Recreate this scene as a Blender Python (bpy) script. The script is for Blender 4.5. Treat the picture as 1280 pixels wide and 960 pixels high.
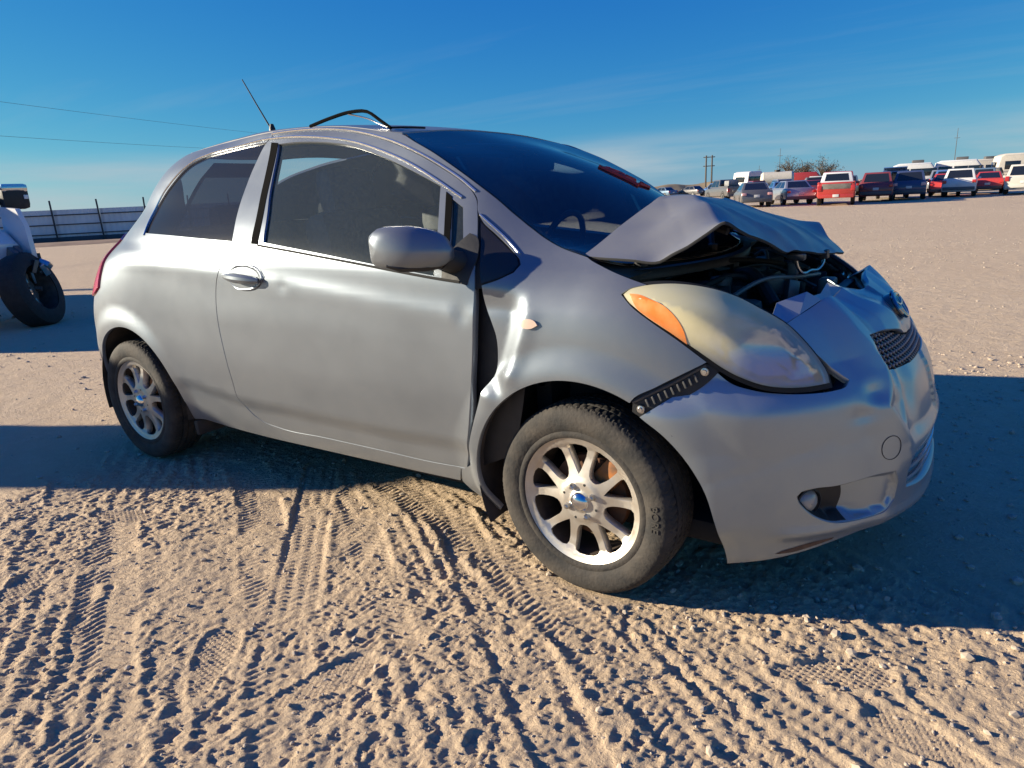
import bpy, bmesh, math, random
import numpy as np
from mathutils import Vector, Matrix
from mathutils.geometry import delaunay_2d_cdt

for _o in list(bpy.data.objects): bpy.data.objects.remove(_o)
SC = bpy.context.scene
COL = SC.collection
R_ = math.radians

# ------------------------------------------------------------------ camera
CAM_LOC = (0.9107, -2.4838, 1.1934)
YAW, PITCH, ROLL, FPX = R_(124.354), R_(15.350), R_(-2.684), 858.56
def _cam_axes():
    f = Vector((math.cos(YAW)*math.cos(PITCH), math.sin(YAW)*math.cos(PITCH), -math.sin(PITCH)))
    r = Vector((math.sin(YAW), -math.cos(YAW), 0)); u = r.cross(f)
    c, s = math.cos(ROLL), math.sin(ROLL)
    return c*r+s*u, -s*r+c*u, f
_r, _u, _f = _cam_axes()
cam_data = bpy.data.cameras.new('camera'); cam = bpy.data.objects.new('camera', cam_data); COL.objects.link(cam)
M = Matrix((( _r.x, _u.x, -_f.x, CAM_LOC[0]), (_r.y, _u.y, -_f.y, CAM_LOC[1]), (_r.z, _u.z, -_f.z, CAM_LOC[2]), (0, 0, 0, 1)))
cam.matrix_world = M
cam_data.sensor_width = 36.0; cam_data.lens = FPX/1280*36.0
cam_data.clip_start = .05; cam_data.clip_end = 6000
SC.camera = cam

# ------------------------------------------------------------------ sky, sun, exposure
SUN_AZ, SUN_EL = R_(27.0), R_(16.2)          # direction the light travels (from +x towards +y) and its height
world = bpy.data.worlds.new('World'); SC.world = world; world.use_nodes = True
wt = world.node_tree; wt.nodes.clear()
wo = wt.nodes.new('ShaderNodeOutputWorld'); wb = wt.nodes.new('ShaderNodeBackground')
sky = wt.nodes.new('ShaderNodeTexSky'); sky.sky_type = 'NISHITA'; sky.sun_disc = False
sky.sun_elevation = SUN_EL
sky.sun_rotation = math.atan2(-math.cos(SUN_AZ), -math.sin(SUN_AZ))
sky.altitude = 900; sky.air_density = 1.0; sky.dust_density = 0.05; sky.ozone_density = 3.5
wb.inputs['Strength'].default_value = 0.1
EXPO = 1.2
SKY_RESP = ((.76, 1.66), (.80, .96), (.725, .3))
# thin high cloud: long streaks of noise laid over the sky by direction, thicker towards the horizon
tc = wt.nodes.new('ShaderNodeTexCoord'); sep = wt.nodes.new('ShaderNodeSeparateXYZ'); wt.links.new(tc.outputs['Generated'], sep.inputs[0])
def wm(op, a, b=None, clamp=False):
    n = wt.nodes.new('ShaderNodeMath'); n.operation = op; n.use_clamp = clamp
    for i, v in enumerate((a, b)):
        if v is None: continue
        if isinstance(v, (int, float)): n.inputs[i].default_value = v
        else: wt.links.new(v, n.inputs[i])
    return n.outputs[0]
zc = wm('MAXIMUM', sep.outputs[2], 0.012)
den = wm('ADD', zc, 0.06)
cmb = wt.nodes.new('ShaderNodeCombineXYZ')
wt.links.new(wm('DIVIDE', sep.outputs[0], den), cmb.inputs[0]); wt.links.new(wm('DIVIDE', sep.outputs[1], den), cmb.inputs[1])
mp = wt.nodes.new('ShaderNodeMapping'); mp.inputs['Rotation'].default_value = (0, 0, R_(62)); mp.inputs['Scale'].default_value = (0.16, 0.75, 1)
mp.inputs['Location'].default_value = (2.3, 0.9, 0)
wt.links.new(cmb.outputs[0], mp.inputs[0])
nz = wt.nodes.new('ShaderNodeTexNoise'); nz.inputs['Scale'].default_value = 1.15; nz.inputs['Detail'].default_value = 8; nz.inputs['Roughness'].default_value = .58
wt.links.new(mp.outputs[0], nz.inputs['Vector'])
cr = wt.nodes.new('ShaderNodeMapRange'); cr.inputs['From Min'].default_value = .52; cr.inputs['From Max'].default_value = .78; cr.inputs['To Max'].default_value = .24
wt.links.new(nz.outputs['Fac'], cr.inputs['Value'])
lowb = wt.nodes.new('ShaderNodeMapRange'); lowb.inputs['From Min'].default_value = .0; lowb.inputs['From Max'].default_value = .30
lowb.inputs['To Min'].default_value = 1.0; lowb.inputs['To Max'].default_value = .25
wt.links.new(sep.outputs[2], lowb.inputs['Value'])
# flat bank of stratus low over the horizon
mp2 = wt.nodes.new('ShaderNodeMapping'); mp2.inputs['Scale'].default_value = (1.6, 1.6, 16); mp2.inputs['Location'].default_value = (.35, .1, 0); wt.links.new(tc.outputs['Generated'], mp2.inputs[0])
nz2 = wt.nodes.new('ShaderNodeTexNoise'); nz2.inputs['Scale'].default_value = 1.3; nz2.inputs['Detail'].default_value = 7; nz2.inputs['Roughness'].default_value = .5; wt.links.new(mp2.outputs[0], nz2.inputs['Vector'])
cr2 = wt.nodes.new('ShaderNodeMapRange'); cr2.inputs['From Min'].default_value = .44; cr2.inputs['From Max'].default_value = .62; wt.links.new(nz2.outputs['Fac'], cr2.inputs['Value'])
el2 = wt.nodes.new('ShaderNodeMapRange'); el2.interpolation_type = 'SMOOTHSTEP'; el2.inputs['From Min'].default_value = .085; el2.inputs['From Max'].default_value = .035; el2.inputs['To Max'].default_value = .80; wt.links.new(sep.outputs[2], el2.inputs['Value'])
cfac = wm('MAXIMUM', wm('MULTIPLY', cr.outputs[0], lowb.outputs[0]), wm('MULTIPLY', cr2.outputs[0], el2.outputs[0]))
mixc = wt.nodes.new('ShaderNodeMixRGB')
wt.links.new(cfac, mixc.inputs[0]); mixc.inputs[2].default_value = (1.95, 2.35, 2.6, 1)
# the phone's rendering of the clear sky: each channel of the physical sky through its own response
rgb_s = wt.nodes.new('ShaderNodeSeparateColor'); rgb_c = wt.nodes.new('ShaderNodeCombineColor'); wt.links.new(sky.outputs[0], rgb_s.inputs[0])
for i, (kk_, gg_) in enumerate(SKY_RESP): wt.links.new(wm('MULTIPLY', wm('POWER', wm('MULTIPLY', rgb_s.outputs[i], .1), gg_), kk_/(.1*2**EXPO)), rgb_c.inputs[i])
wt.links.new(rgb_c.outputs[0], mixc.inputs[1])
wt.links.new(mixc.outputs[0], wb.inputs['Color']); wt.links.new(wb.outputs[0], wo.inputs['Surface'])

sun_data = bpy.data.lights.new('sun', 'SUN'); sun_data.energy = 4.4; sun_data.angle = R_(0.53); sun_data.color = (1.0, .885, .69)
sun = bpy.data.objects.new('sun', sun_data); COL.objects.link(sun)
SUN_D = Vector((math.cos(SUN_AZ)*math.cos(SUN_EL), math.sin(SUN_AZ)*math.cos(SUN_EL), -math.sin(SUN_EL)))
sun.rotation_euler = SUN_D.to_track_quat('-Z', 'Y').to_euler(); sun.location = (-8, -6, 8)
SC.view_settings.view_transform = 'Standard'; SC.view_settings.look = 'None'
SC.view_settings.gamma = 1.0; SC.view_settings.use_curve_mapping = False
SC.view_settings.exposure = EXPO
SC.cycles.max_bounces = 8; SC.cycles.transparent_max_bounces = 12
SC.cycles.caustics_reflective = False; SC.cycles.caustics_refractive = False

# ------------------------------------------------------------------ materials
MATS = {}
def nodes_of(m):
    m.use_nodes = True; return m.node_tree.nodes, m.node_tree.links, m.node_tree.nodes['Principled BSDF']
def mat(name, col, rough=.6, metal=0., var=0., vscale=6., col2=None, bump=0., bscale=40., coat=0., spec=None, ior=None, emit=None):
    """Principled material whose colour wanders by object-space noise"""
    if name in MATS: return MATS[name]
    m = bpy.data.materials.new(name); N, L, b = nodes_of(m)
    b.inputs['Roughness'].default_value = rough; b.inputs['Metallic'].default_value = metal
    b.inputs['Base Color'].default_value = (*col, 1)
    if coat: b.inputs['Coat Weight'].default_value = coat; b.inputs['Coat Roughness'].default_value = .08
    if spec is not None: b.inputs['Specular IOR Level'].default_value = spec
    tcn = N.new('ShaderNodeTexCoord')
    if var or col2:
        n = N.new('ShaderNodeTexNoise'); n.inputs['Scale'].default_value = vscale; n.inputs['Detail'].default_value = 6
        L.new(tcn.outputs['Object'], n.inputs['Vector'])
        r = N.new('ShaderNodeMapRange'); r.inputs['From Min'].default_value = .35; r.inputs['From Max'].default_value = .68
        L.new(n.outputs['Fac'], r.inputs['Value'])
        mx = N.new('ShaderNodeMixRGB'); L.new(r.outputs[0], mx.inputs[0])
        c2 = col2 if col2 else tuple(c*(1-var) for c in col)
        mx.inputs[1].default_value = (*col, 1); mx.inputs[2].default_value = (*c2, 1)
        L.new(mx.outputs[0], b.inputs['Base Color'])
    if bump:
        n2 = N.new('ShaderNodeTexNoise'); n2.inputs['Scale'].default_value = bscale; n2.inputs['Detail'].default_value = 5
        L.new(tcn.outputs['Object'], n2.inputs['Vector'])
        bp = N.new('ShaderNodeBump'); bp.inputs['Strength'].default_value = bump; bp.inputs['Distance'].default_value = .01
        L.new(n2.outputs['Fac'], bp.inputs['Height']); L.new(bp.outputs[0], b.inputs['Normal'])
    if emit: b.inputs['Emission Color'].default_value = (*emit[:3], 1); b.inputs['Emission Strength'].default_value = emit[3]
    MATS[name] = m; return m
def paint(name, col, rough=.34, metal=.85, dust=.22, dustcol=(.34, .29, .23), flake=.0, coat=.15, low=.0):
    """dusty metallic car paint: metal lobe and clear coat, dust film by noise, heavier near the ground when low > 0"""
    if name in MATS: return MATS[name]
    m = bpy.data.materials.new(name); N, L, b = nodes_of(m)
    b.inputs['Base Color'].default_value = (*col, 1); b.inputs['Metallic'].default_value = metal; b.inputs['Roughness'].default_value = rough
    b.inputs['Coat Weight'].default_value = coat; b.inputs['Coat Roughness'].default_value = .12
    out = N['Material Output']
    d = N.new('ShaderNodeBsdfDiffuse'); d.inputs['Color'].default_value = (*dustcol, 1)
    tcn = N.new('ShaderNodeTexCoord')
    n = N.new('ShaderNodeTexNoise'); n.inputs['Scale'].default_value = 3.2; n.inputs['Detail'].default_value = 9; n.inputs['Roughness'].default_value = .65
    L.new(tcn.outputs['Object'], n.inputs['Vector'])
    n3 = N.new('ShaderNodeTexNoise'); n3.inputs['Scale'].default_value = 130; n3.inputs['Detail'].default_value = 3
    L.new(tcn.outputs['Object'], n3.inputs['Vector'])
    a = N.new('ShaderNodeMath'); a.operation = 'MULTIPLY_ADD'; L.new(n.outputs['Fac'], a.inputs[0]); a.inputs[1].default_value = dust*1.5; a.inputs[2].default_value = dust*.22
    a2 = N.new('ShaderNodeMath'); a2.operation = 'MULTIPLY_ADD'; L.new(n3.outputs['Fac'], a2.inputs[0]); a2.inputs[1].default_value = dust*.5; L.new(a.outputs[0], a2.inputs[2])
    fac = a2.outputs[0]
    if low:
        sp = N.new('ShaderNodeSeparateXYZ'); L.new(tcn.outputs['Object'], sp.inputs[0])
        mr = N.new('ShaderNodeMapRange'); mr.inputs['From Min'].default_value = .42; mr.inputs['From Max'].default_value = .18; mr.inputs['To Max'].default_value = low
        L.new(sp.outputs[2], mr.inputs['Value'])
        n4 = N.new('ShaderNodeTexNoise'); n4.inputs['Scale'].default_value = 9; n4.inputs['Detail'].default_value = 8; L.new(tcn.outputs['Object'], n4.inputs['Vector'])
        mu = N.new('ShaderNodeMath'); mu.operation = 'MULTIPLY'; L.new(mr.outputs[0], mu.inputs[0]); L.new(n4.outputs['Fac'], mu.inputs[1])
        ad = N.new('ShaderNodeMath'); ad.operation = 'ADD'; ad.use_clamp = True; L.new(fac, ad.inputs[0]); L.new(mu.outputs[0], ad.inputs[1]); fac = ad.outputs[0]
    rr = N.new('ShaderNodeMath'); rr.operation = 'MULTIPLY_ADD'; L.new(n.outputs['Fac'], rr.inputs[0]); rr.inputs[1].default_value = .16; rr.inputs[2].default_value = rough-.08
    L.new(rr.outputs[0], b.inputs['Roughness'])
    mx = N.new('ShaderNodeMixShader'); L.new(fac, mx.inputs[0]); L.new(b.outputs[0], mx.inputs[1]); L.new(d.outputs[0], mx.inputs[2])
    L.new(mx.outputs[0], out.inputs['Surface'])
    MATS[name] = m; return m
def glass(name, tint, dust=.12, dustcol=(.42, .38, .32), rough=.03, streak=False):
    """thin pane: tinted see-through + mirror-like coat by Fresnel, film of dust"""
    if name in MATS: return MATS[name]
    m = bpy.data.materials.new(name); m.use_nodes = True; N = m.node_tree.nodes; L = m.node_tree.links; N.clear()
    out = N.new('ShaderNodeOutputMaterial')
    t = N.new('ShaderNodeBsdfTransparent'); t.inputs[0].default_value = (*tint, 1)
    g = N.new('ShaderNodeBsdfGlossy'); g.inputs['Roughness'].default_value = rough
    fr = N.new('ShaderNodeFresnel'); fr.inputs['IOR'].default_value = 1.55
    m1 = N.new('ShaderNodeMixShader'); L.new(fr.outputs[0], m1.inputs[0]); L.new(t.outputs[0], m1.inputs[1]); L.new(g.outputs[0], m1.inputs[2])
    d = N.new('ShaderNodeBsdfDiffuse'); d.inputs[0].default_value = (*dustcol, 1)
    tcn = N.new('ShaderNodeTexCoord'); n = N.new('ShaderNodeTexNoise'); n.inputs['Detail'].default_value = 8; n.inputs['Roughness'].default_value = .7
    if streak:
        mpn = N.new('ShaderNodeMapping'); mpn.inputs['Scale'].default_value = (170, 170, 110); L.new(tcn.outputs['Object'], mpn.inputs[0]); L.new(mpn.outputs[0], n.inputs['Vector']); n.inputs['Scale'].default_value = 1
    else:
        n.inputs['Scale'].default_value = 240; L.new(tcn.outputs['Object'], n.inputs['Vector'])
    r = N.new('ShaderNodeMapRange'); r.inputs['From Min'].default_value = .3; r.inputs['From Max'].default_value = .8; r.inputs['To Min'].default_value = dust*.6; r.inputs['To Max'].default_value = dust*1.4
    L.new(n.outputs['Fac'], r.inputs['Value'])
    gd = N.new('ShaderNodeBsdfGlossy'); gd.inputs['Roughness'].default_value = .28; gd.inputs[0].default_value = (.4, .39, .37, 1)
    md = N.new('ShaderNodeMixShader'); md.inputs[0].default_value = .12; L.new(d.outputs[0], md.inputs[1]); L.new(gd.outputs[0], md.inputs[2])
    m2 = N.new('ShaderNodeMixShader'); L.new(r.outputs[0], m2.inputs[0]); L.new(m1.outputs[0], m2.inputs[1]); L.new(md.outputs[0], m2.inputs[2])
    L.new(m2.outputs[0], out.inputs['Surface'])
    MATS[name] = m; return m

# ------------------------------------------------------------------ objects and tags
def tag(o, label=None, cat=None, group=None, kind=None):
    if label: o['label'] = label
    if cat: o['category'] = cat
    if group: o['group'] = group
    if kind: o['kind'] = kind
    return o
def empty(name, loc=(0, 0, 0), rz=0.):
    o = bpy.data.objects.new(name, None); COL.objects.link(o); o.location = loc; o.rotation_euler = (0, 0, rz); o.empty_display_size = .2; return o
def mesh(name, verts, faces, m, parent=None, smooth=True, vnorm=None, lnorm=None, auto=None):
    me = bpy.data.meshes.new(name); me.from_pydata([tuple(map(float, v)) for v in verts], [], [tuple(map(int, f)) for f in faces])
    ms = m if isinstance(m, (list, tuple)) else [m]
    for q in ms: me.materials.append(q)
    if smooth: me.polygons.foreach_set('use_smooth', [True]*len(me.polygons))
    me.update()
    if vnorm is not None: me.normals_split_custom_set_from_vertices([tuple(map(float, n)) for n in vnorm])
    if lnorm is not None: me.normals_split_custom_set([tuple(map(float, n)) for n in lnorm])
    if auto is not None: me.set_sharp_from_angle(angle=R_(auto))
    o = bpy.data.objects.new(name, me); COL.objects.link(o)
    if parent: o.parent = parent
    return o
def obj_of(me, name, parent=None, loc=None, rot=None, scale=None):
    o = bpy.data.objects.new(name, me); COL.objects.link(o)
    if parent: o.parent = parent
    if loc: o.location = loc
    if rot: o.rotation_euler = rot
    if scale: o.scale = scale
    return o
class MB:
    """collects boxes, tubes, lathes into one mesh"""
    def __init__(s): s.v = []; s.f = []
    def add(s, v, f):
        b = len(s.v); s.v += [tuple(map(float, p)) for p in v]; s.f += [tuple(i+b for i in q) for q in f]; return s
    def box(s, c, d, bev=.0, rot=None, taper=None):
        bm = bmesh.new(); bmesh.ops.create_cube(bm, size=1)
        for v in bm.verts:
            v.co = Vector((v.co.x*d[0], v.co.y*d[1], v.co.z*d[2]))
            if taper and v.co.z > 0: v.co.x *= taper[0]; v.co.y *= taper[1]
        if bev: bmesh.ops.bevel(bm, geom=list(bm.edges), offset=bev, segments=2, affect='EDGES', profile=.6)
        if rot: bmesh.ops.rotate(bm, verts=bm.verts, matrix=rot.to_3x3() if hasattr(rot, 'to_3x3') else rot)
        bm.verts.index_update()
        s.add([v.co+Vector(c) for v in bm.verts], [[v.index for v in f.verts] for f in bm.faces]); bm.free(); return s
    def tube(s, pts, r, n=8, cap=True):
        pts = [Vector(p) for p in pts]; rs = r if isinstance(r, (list, tuple)) else [r]*len(pts)
        V = []; up = None
        for i, p in enumerate(pts):
            t = (pts[min(i+1, len(pts)-1)]-pts[max(i-1, 0)]).normalized()
            if up is None: up = t.orthogonal().normalized()
            up = (up-t*up.dot(t)).normalized(); w = t.cross(up)
            for k in range(n):
                a = 2*math.pi*k/n; V.append(p+(up*math.cos(a)+w*math.sin(a))*rs[i])
        F = [(i*n+k, i*n+(k+1) % n, (i+1)*n+(k+1) % n, (i+1)*n+k) for i in range(len(pts)-1) for k in range(n)]
        if cap: F += [tuple(range(n))[::-1], tuple(range((len(pts)-1)*n, len(pts)*n))]
        return s.add(V, F)
    def lathe(s, prof, n=32, c=(0, 0, 0), axis='y', cap=False):
        """prof: (radius, height along axis)"""
        V = []; F = []
        for r, h in prof:
            for k in range(n):
                a = 2*math.pi*k/n; p = (r*math.cos(a), r*math.sin(a))
                q = {'y': (p[0], h, p[1]), 'z': (p[0], p[1], h), 'x': (h, p[0], p[1])}[axis]
                V.append((q[0]+c[0], q[1]+c[1], q[2]+c[2]))
        m_ = len(prof)
        for i in range(m_-1):
            for k in range(n): F.append((i*n+k, i*n+(k+1) % n, (i+1)*n+(k+1) % n, (i+1)*n+k))
        if cap: F += [tuple(range(n))[::-1], tuple(range((m_-1)*n, m_*n))]
        return s.add(V, F)
    def prism(s, poly, y0, y1, plane='xz'):
        """polygon extruded along the third axis"""
        n = len(poly); mk = (lambda p, t: (p[0], t, p[1])) if plane == 'xz' else ((lambda p, t: (p[0], p[1], t)) if plane == 'xy' else (lambda p, t: (t, p[0], p[1])))
        return s.add([mk(p, y0) for p in poly]+[mk(p, y1) for p in poly], [tuple(range(n)), tuple(range(n, 2*n))[::-1]]+[(i, i+n, (i+1) % n+n, (i+1) % n) for i in range(n)])
    def build(s, name, m, parent=None, smooth=True, auto=35):
        o = mesh(name, s.v, s.f, m, parent, smooth)
        bm = bmesh.new(); bm.from_mesh(o.data); bmesh.ops.recalc_face_normals(bm, faces=bm.faces); bm.to_mesh(o.data); bm.free()
        if smooth and auto: o.data.set_sharp_from_angle(angle=R_(auto))
        return o

# ------------------------------------------------------------------ curves, polygons, thin-plate surfaces
def resample(pts, step, corner=32, closed=True):
    """round curve through the points, keeping the sharp corners"""
    p = np.array(pts, float); n = len(p); out = []
    def ang(i):
        if not closed and i in (0, n-1): return 180
        a = p[i]-p[i-1]; b = p[(i+1) % n]-p[i]
        return np.degrees(np.arccos(np.clip(a@b/(np.linalg.norm(a)*np.linalg.norm(b)+1e-12), -1, 1)))
    cor = [ang(i) > corner for i in range(n)]
    for i in range(n if closed else n-1):
        j = (i+1) % n; p1, p2 = p[i], p[j]; h = np.linalg.norm(p2-p1)
        d = (p2-p1)
        def tan(k):
            a, b, c = p[k-1], p[k], p[(k+1) % n]; la, lb = np.linalg.norm(b-a)+1e-9, np.linalg.norm(c-b)+1e-9
            return ((b-a)/la*lb+(c-b)/lb*la)/(la+lb)*h
        m1 = d if cor[i] else tan(i); m2 = d if cor[j] else tan(j)
        k = max(1, int(math.ceil(h/step)))
        for q in range(k):
            t = q/k; out.append(p1*(2*t**3-3*t*t+1)+m1*(t**3-2*t*t+t)+p2*(-2*t**3+3*t*t)+m2*(t**3-t*t))
    if not closed: out.append(p[-1])
    return np.array(out)
def area(p): x, y = p[:, 0], p[:, 1]; return .5*np.sum(x*np.roll(y, -1)-np.roll(x, -1)*y)
def inset(p, d):
    """move a closed polygon inwards by d"""
    s = 1 if area(p) > 0 else -1
    e = np.roll(p, -1, 0)-p; e = e/(np.linalg.norm(e, axis=1)[:, None]+1e-12); nn = np.stack([-e[:, 1], e[:, 0]], 1)*s
    v = nn+np.roll(nn, 1, 0); v = v/np.maximum(np.sum(v*np.roll(nn, 1, 0), 1)[:, None], .35)
    return p+v*d
def inside(q, poly):
    x, y = q[:, 0], q[:, 1]; r = np.zeros(len(q), bool); a = poly; b = np.roll(poly, -1, 0)
    for i in range(len(a)):
        if a[i, 1] == b[i, 1]: continue
        c = ((a[i, 1] > y) != (b[i, 1] > y)) & (x < (b[i, 0]-a[i, 0])*(y-a[i, 1])/(b[i, 1]-a[i, 1])+a[i, 0]); r ^= c
    return r
def dist_poly(q, poly):
    d = np.full(len(q), 9.); a = poly; b = np.roll(poly, -1, 0)
    for i in range(len(a)):
        e = b[i]-a[i]; t = np.clip(((q-a[i])@e)/(e@e+1e-12), 0, 1); d = np.minimum(d, np.linalg.norm(q-a[i]-t[:, None]*e, axis=1))
    return d
def dist_line(x, y, pl):
    pl = np.array(pl, float); d = np.full(np.shape(x), 9.)
    for a, b in zip(pl[:-1], pl[1:]):
        e = b-a; t = np.clip(((x-a[0])*e[0]+(y-a[1])*e[1])/(e@e), 0, 1); d = np.minimum(d, np.hypot(x-a[0]-t*e[0], y-a[1]-t*e[1]))
    return d
def tri2d(outer, holes, sp, ring=.006, extra=None):
    polys = [outer]+list(holes); pts = []; edges = []
    for p in polys:
        b = len(pts); pts += [tuple(q) for q in p]; edges += [(b+i, b+(i+1) % len(p)) for i in range(len(p))]
    lo, hi = outer.min(0), outer.max(0)
    gx = np.arange(lo[0], hi[0], sp); gy = np.arange(lo[1], hi[1], sp*.87)
    X, Y = np.meshgrid(gx, gy); X = X+(np.arange(len(gy)) % 2)[:, None]*sp*.5
    G = np.stack([X.ravel(), Y.ravel()], 1)
    cand = [G]
    if extra is not None: cand.insert(0, np.array(extra, float))
    def ok(q, dmin):
        k = inside(q, outer)
        for h in holes: k &= ~inside(q, h)
        q = q[k]
        if len(q):
            d = np.full(len(q), 9.)
            for p in polys: d = np.minimum(d, dist_poly(q, p))
            q = q[d > dmin]
        return q
    rg = []
    if ring:
        rg.append(inset(outer, ring))
        for h in holes: rg.append(inset(h, -ring))
        rq = ok(np.concatenate(rg), ring*.7); pts += [tuple(q) for q in rq]
    for c in cand:
        q = ok(c, max(sp*.45, ring*1.5)); pts += [tuple(v) for v in q]
    res = delaunay_2d_cdt([Vector(p) for p in pts], edges, [], 0, 1e-6)
    V = np.array([(v.x, v.y) for v in res[0]]); F = np.array([f for f in res[2] if len(f) == 3])
    c = V[F].mean(1); k = inside(c, outer)
    for h in holes: k &= ~inside(c, h)
    F = F[k]
    a = V[F]; s = (a[:, 1, 0]-a[:, 0, 0])*(a[:, 2, 1]-a[:, 0, 1])-(a[:, 1, 1]-a[:, 0, 1])*(a[:, 2, 0]-a[:, 0, 0])
    F[s < 0] = F[s < 0][:, ::-1]; F = F[np.abs(s) > 1e-10]
    return V, F
def surf_mesh(name, V, F, fn, m, parent, depth=.015, mirror=False, back=None, eps=8e-4, lift=0.):
    """sheet fn(a,b)->xyz over the triangulation, with a folded edge; mirrored to the left side on demand"""
    used = np.unique(F); re = np.full(len(V), -1); re[used] = np.arange(len(used)); V = V[used]; F = re[F]
    A, B = V[:, 0], V[:, 1]; Q = fn(A, B)
    du = fn(A+eps, B)-fn(A-eps, B); dv = fn(A, B+eps)-fn(A, B-eps)
    N = np.cross(du, dv); N = N/(np.linalg.norm(N, axis=1)[:, None]+1e-12)
    Q = Q+N*lift
    cnt = {}
    for f in F:
        for i in range(3): cnt[(f[i], f[(i+1) % 3])] = 1
    bnd = [(a, b) for (a, b) in cnt if (b, a) not in cnt]
    verts = [tuple(q) for q in Q]; faces = [tuple(f) for f in F]; ln = [N[i] for f in F for i in f]; mi = [0]*len(faces)
    if depth:
        top = {}; bot = {}
        for a, b in bnd:
            for k in (a, b):
                if k not in top:
                    top[k] = len(verts); verts.append(tuple(Q[k])); bot[k] = len(verts); verts.append(tuple(Q[k]-N[k]*depth))
            fc = (top[b], top[a], bot[a], bot[b]); faces.append(fc)
            p = [np.array(verts[i]) for i in fc]; n = np.cross(p[1]-p[0], p[2]-p[0]); n = n/(np.linalg.norm(n)+1e-12)
            ln += [n*.8+N[b]*.6, n*.8+N[a]*.6, n, n]; mi.append(1 if back else 0)
    if back is not None:          # inner face in another material
        b0 = len(verts); th = depth*.5 if depth else .004
        verts += [tuple(q) for q in Q-N*th]
        for f in F: faces.append(tuple(int(i)+b0 for i in f[::-1])); ln += [-N[i] for i in f[::-1]]; mi.append(1)
    verts = np.array(verts); ln = np.array(ln)
    if mirror:
        verts[:, 1] *= -1; ln[:, 1] *= -1; nl = []; k = 0; nf = []
        for f in faces:
            nf.append(tuple(f[::-1])); nl += list(ln[k:k+len(f)][::-1]); k += len(f)
        faces, ln = nf, np.array(nl)
    o = mesh(name, verts, faces, [m]+([back] if back else []), parent, True, lnorm=ln)
    if back: o.data.polygons.foreach_set('material_index', mi)
    return o
def tps_fn(ctrl, reg=0.):
    """thin-plate height over two coordinates through control points (a, b, h)"""
    c = np.array(ctrl, float); n = len(c)
    def U(r2): return np.where(r2 > 1e-14, .5*r2*np.log(np.maximum(r2, 1e-14)), 0.)
    d2 = ((c[:, None, :2]-c[None, :, :2])**2).sum(2)
    A = np.zeros((n+3, n+3)); A[:n, :n] = U(d2)+np.eye(n)*reg; A[:n, n] = 1; A[:n, n+1:] = c[:, :2]; A[n, :n] = 1; A[n+1:, :n] = c[:, :2].T
    w = np.linalg.solve(A, np.concatenate([c[:, 2], [0, 0, 0]]))
    def f(a, b):
        a = np.asarray(a, float); b = np.asarray(b, float); r = w[n]+w[n+1]*a+w[n+2]*b
        for i in range(n): r = r+w[i]*U((a-c[i, 0])**2+(b-c[i, 1])**2)
        return r
    return f
def vnoise(x, y, seed=0):
    xi = np.floor(x).astype(np.int64); yi = np.floor(y).astype(np.int64); fx = x-xi; fy = y-yi
    def h(a, b):
        k = (a*374761393+b*668265263+seed*974711) & 0xffffffff; k = ((k ^ (k >> 13))*1274126177) & 0xffffffff; return ((k ^ (k >> 16)) & 0xffff)/65535.
    sx = fx*fx*fx*(fx*(fx*6-15)+10); sy = fy*fy*fy*(fy*(fy*6-15)+10)
    return (h(xi, yi)*(1-sx)+h(xi+1, yi)*sx)*(1-sy)+(h(xi, yi+1)*(1-sx)+h(xi+1, yi+1)*sx)*sy
# ---- body surface of the hatchback (car space: x forward from the front axle, y to its left, z up)
def pch(xs,ys):
    xs=np.array(xs,float); ys=np.array(ys,float)
    h=np.diff(xs); d=np.diff(ys)/h
    m=np.zeros_like(ys); m[0]=d[0]; m[-1]=d[-1]
    for i in range(1,len(xs)-1):
        m[i]=0 if d[i-1]*d[i]<=0 else (h[i-1]+h[i])/(h[i-1]/d[i]+h[i]/d[i-1])
    def f(x):
        x=np.clip(np.asarray(x,float),xs[0],xs[-1]); i=np.clip(np.searchsorted(xs,x)-1,0,len(xs)-2)
        t=(x-xs[i])/h[i]
        return ys[i]*(2*t**3-3*t*t+1)+m[i]*h[i]*(t**3-2*t*t+t)+ys[i+1]*(-2*t**3+3*t*t)+m[i+1]*h[i]*(t**3-t*t)
    return f
ZK=[.12,.18,.24,.32,.45,.60,.74,.86,.92,.97,1.02,1.07,1.12,1.20,1.30,1.40,1.45,1.49,1.53]
WT={-2.2:[.70,.745,.785,.815,.842,.852,.845,.837,.832,.827,.812,.789,.760,.709,.652,.585,.52,.43,.28],
   -1.6:[.70,.748,.788,.818,.838,.847,.844,.836,.831,.827,.815,.795,.769,.722,.658,.596,.567,.54,.36],
   -1.2:[.70,.750,.790,.818,.836,.845,.843,.836,.831,.827,.815,.795,.769,.721,.656,.592,.558,.51,.30],
   -0.45:[.70,.750,.790,.818,.836,.845,.842,.834,.828,.817,.792,.760,.731,.684,.622,.562,.52,.46,.2],
   0.0:[.80,.822,.832,.838,.842,.845,.840,.825,.800,.765,.700,.63,.57,.47,.36,.25,.2,.15,.1]}
XS=np.array(sorted(WT)); WF=[pch(ZK,WT[x]) for x in XS]
XF=pch([.12,.18,.24,.30,.38,.46,.55,.62,.70,.78,.85,.92,.97,1.02,1.1,1.54],[.80,.835,.85,.858,.864,.86,.845,.825,.775,.72,.66,.57,.46,.32,.1,.02])
XR=pch([.12,.3,.4,.65,.8,.95,1.05,1.2,1.34,1.43,1.50,1.54],[-2.85,-2.95,-3.02,-3.04,-3.02,-2.985,-2.94,-2.81,-2.66,-2.53,-2.36,-2.2])
NRZ=pch([.12,.7,.96,1.07,1.2,1.34,1.5],[5,5,3.6,2.7,2.5,2.7,2.7])
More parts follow.
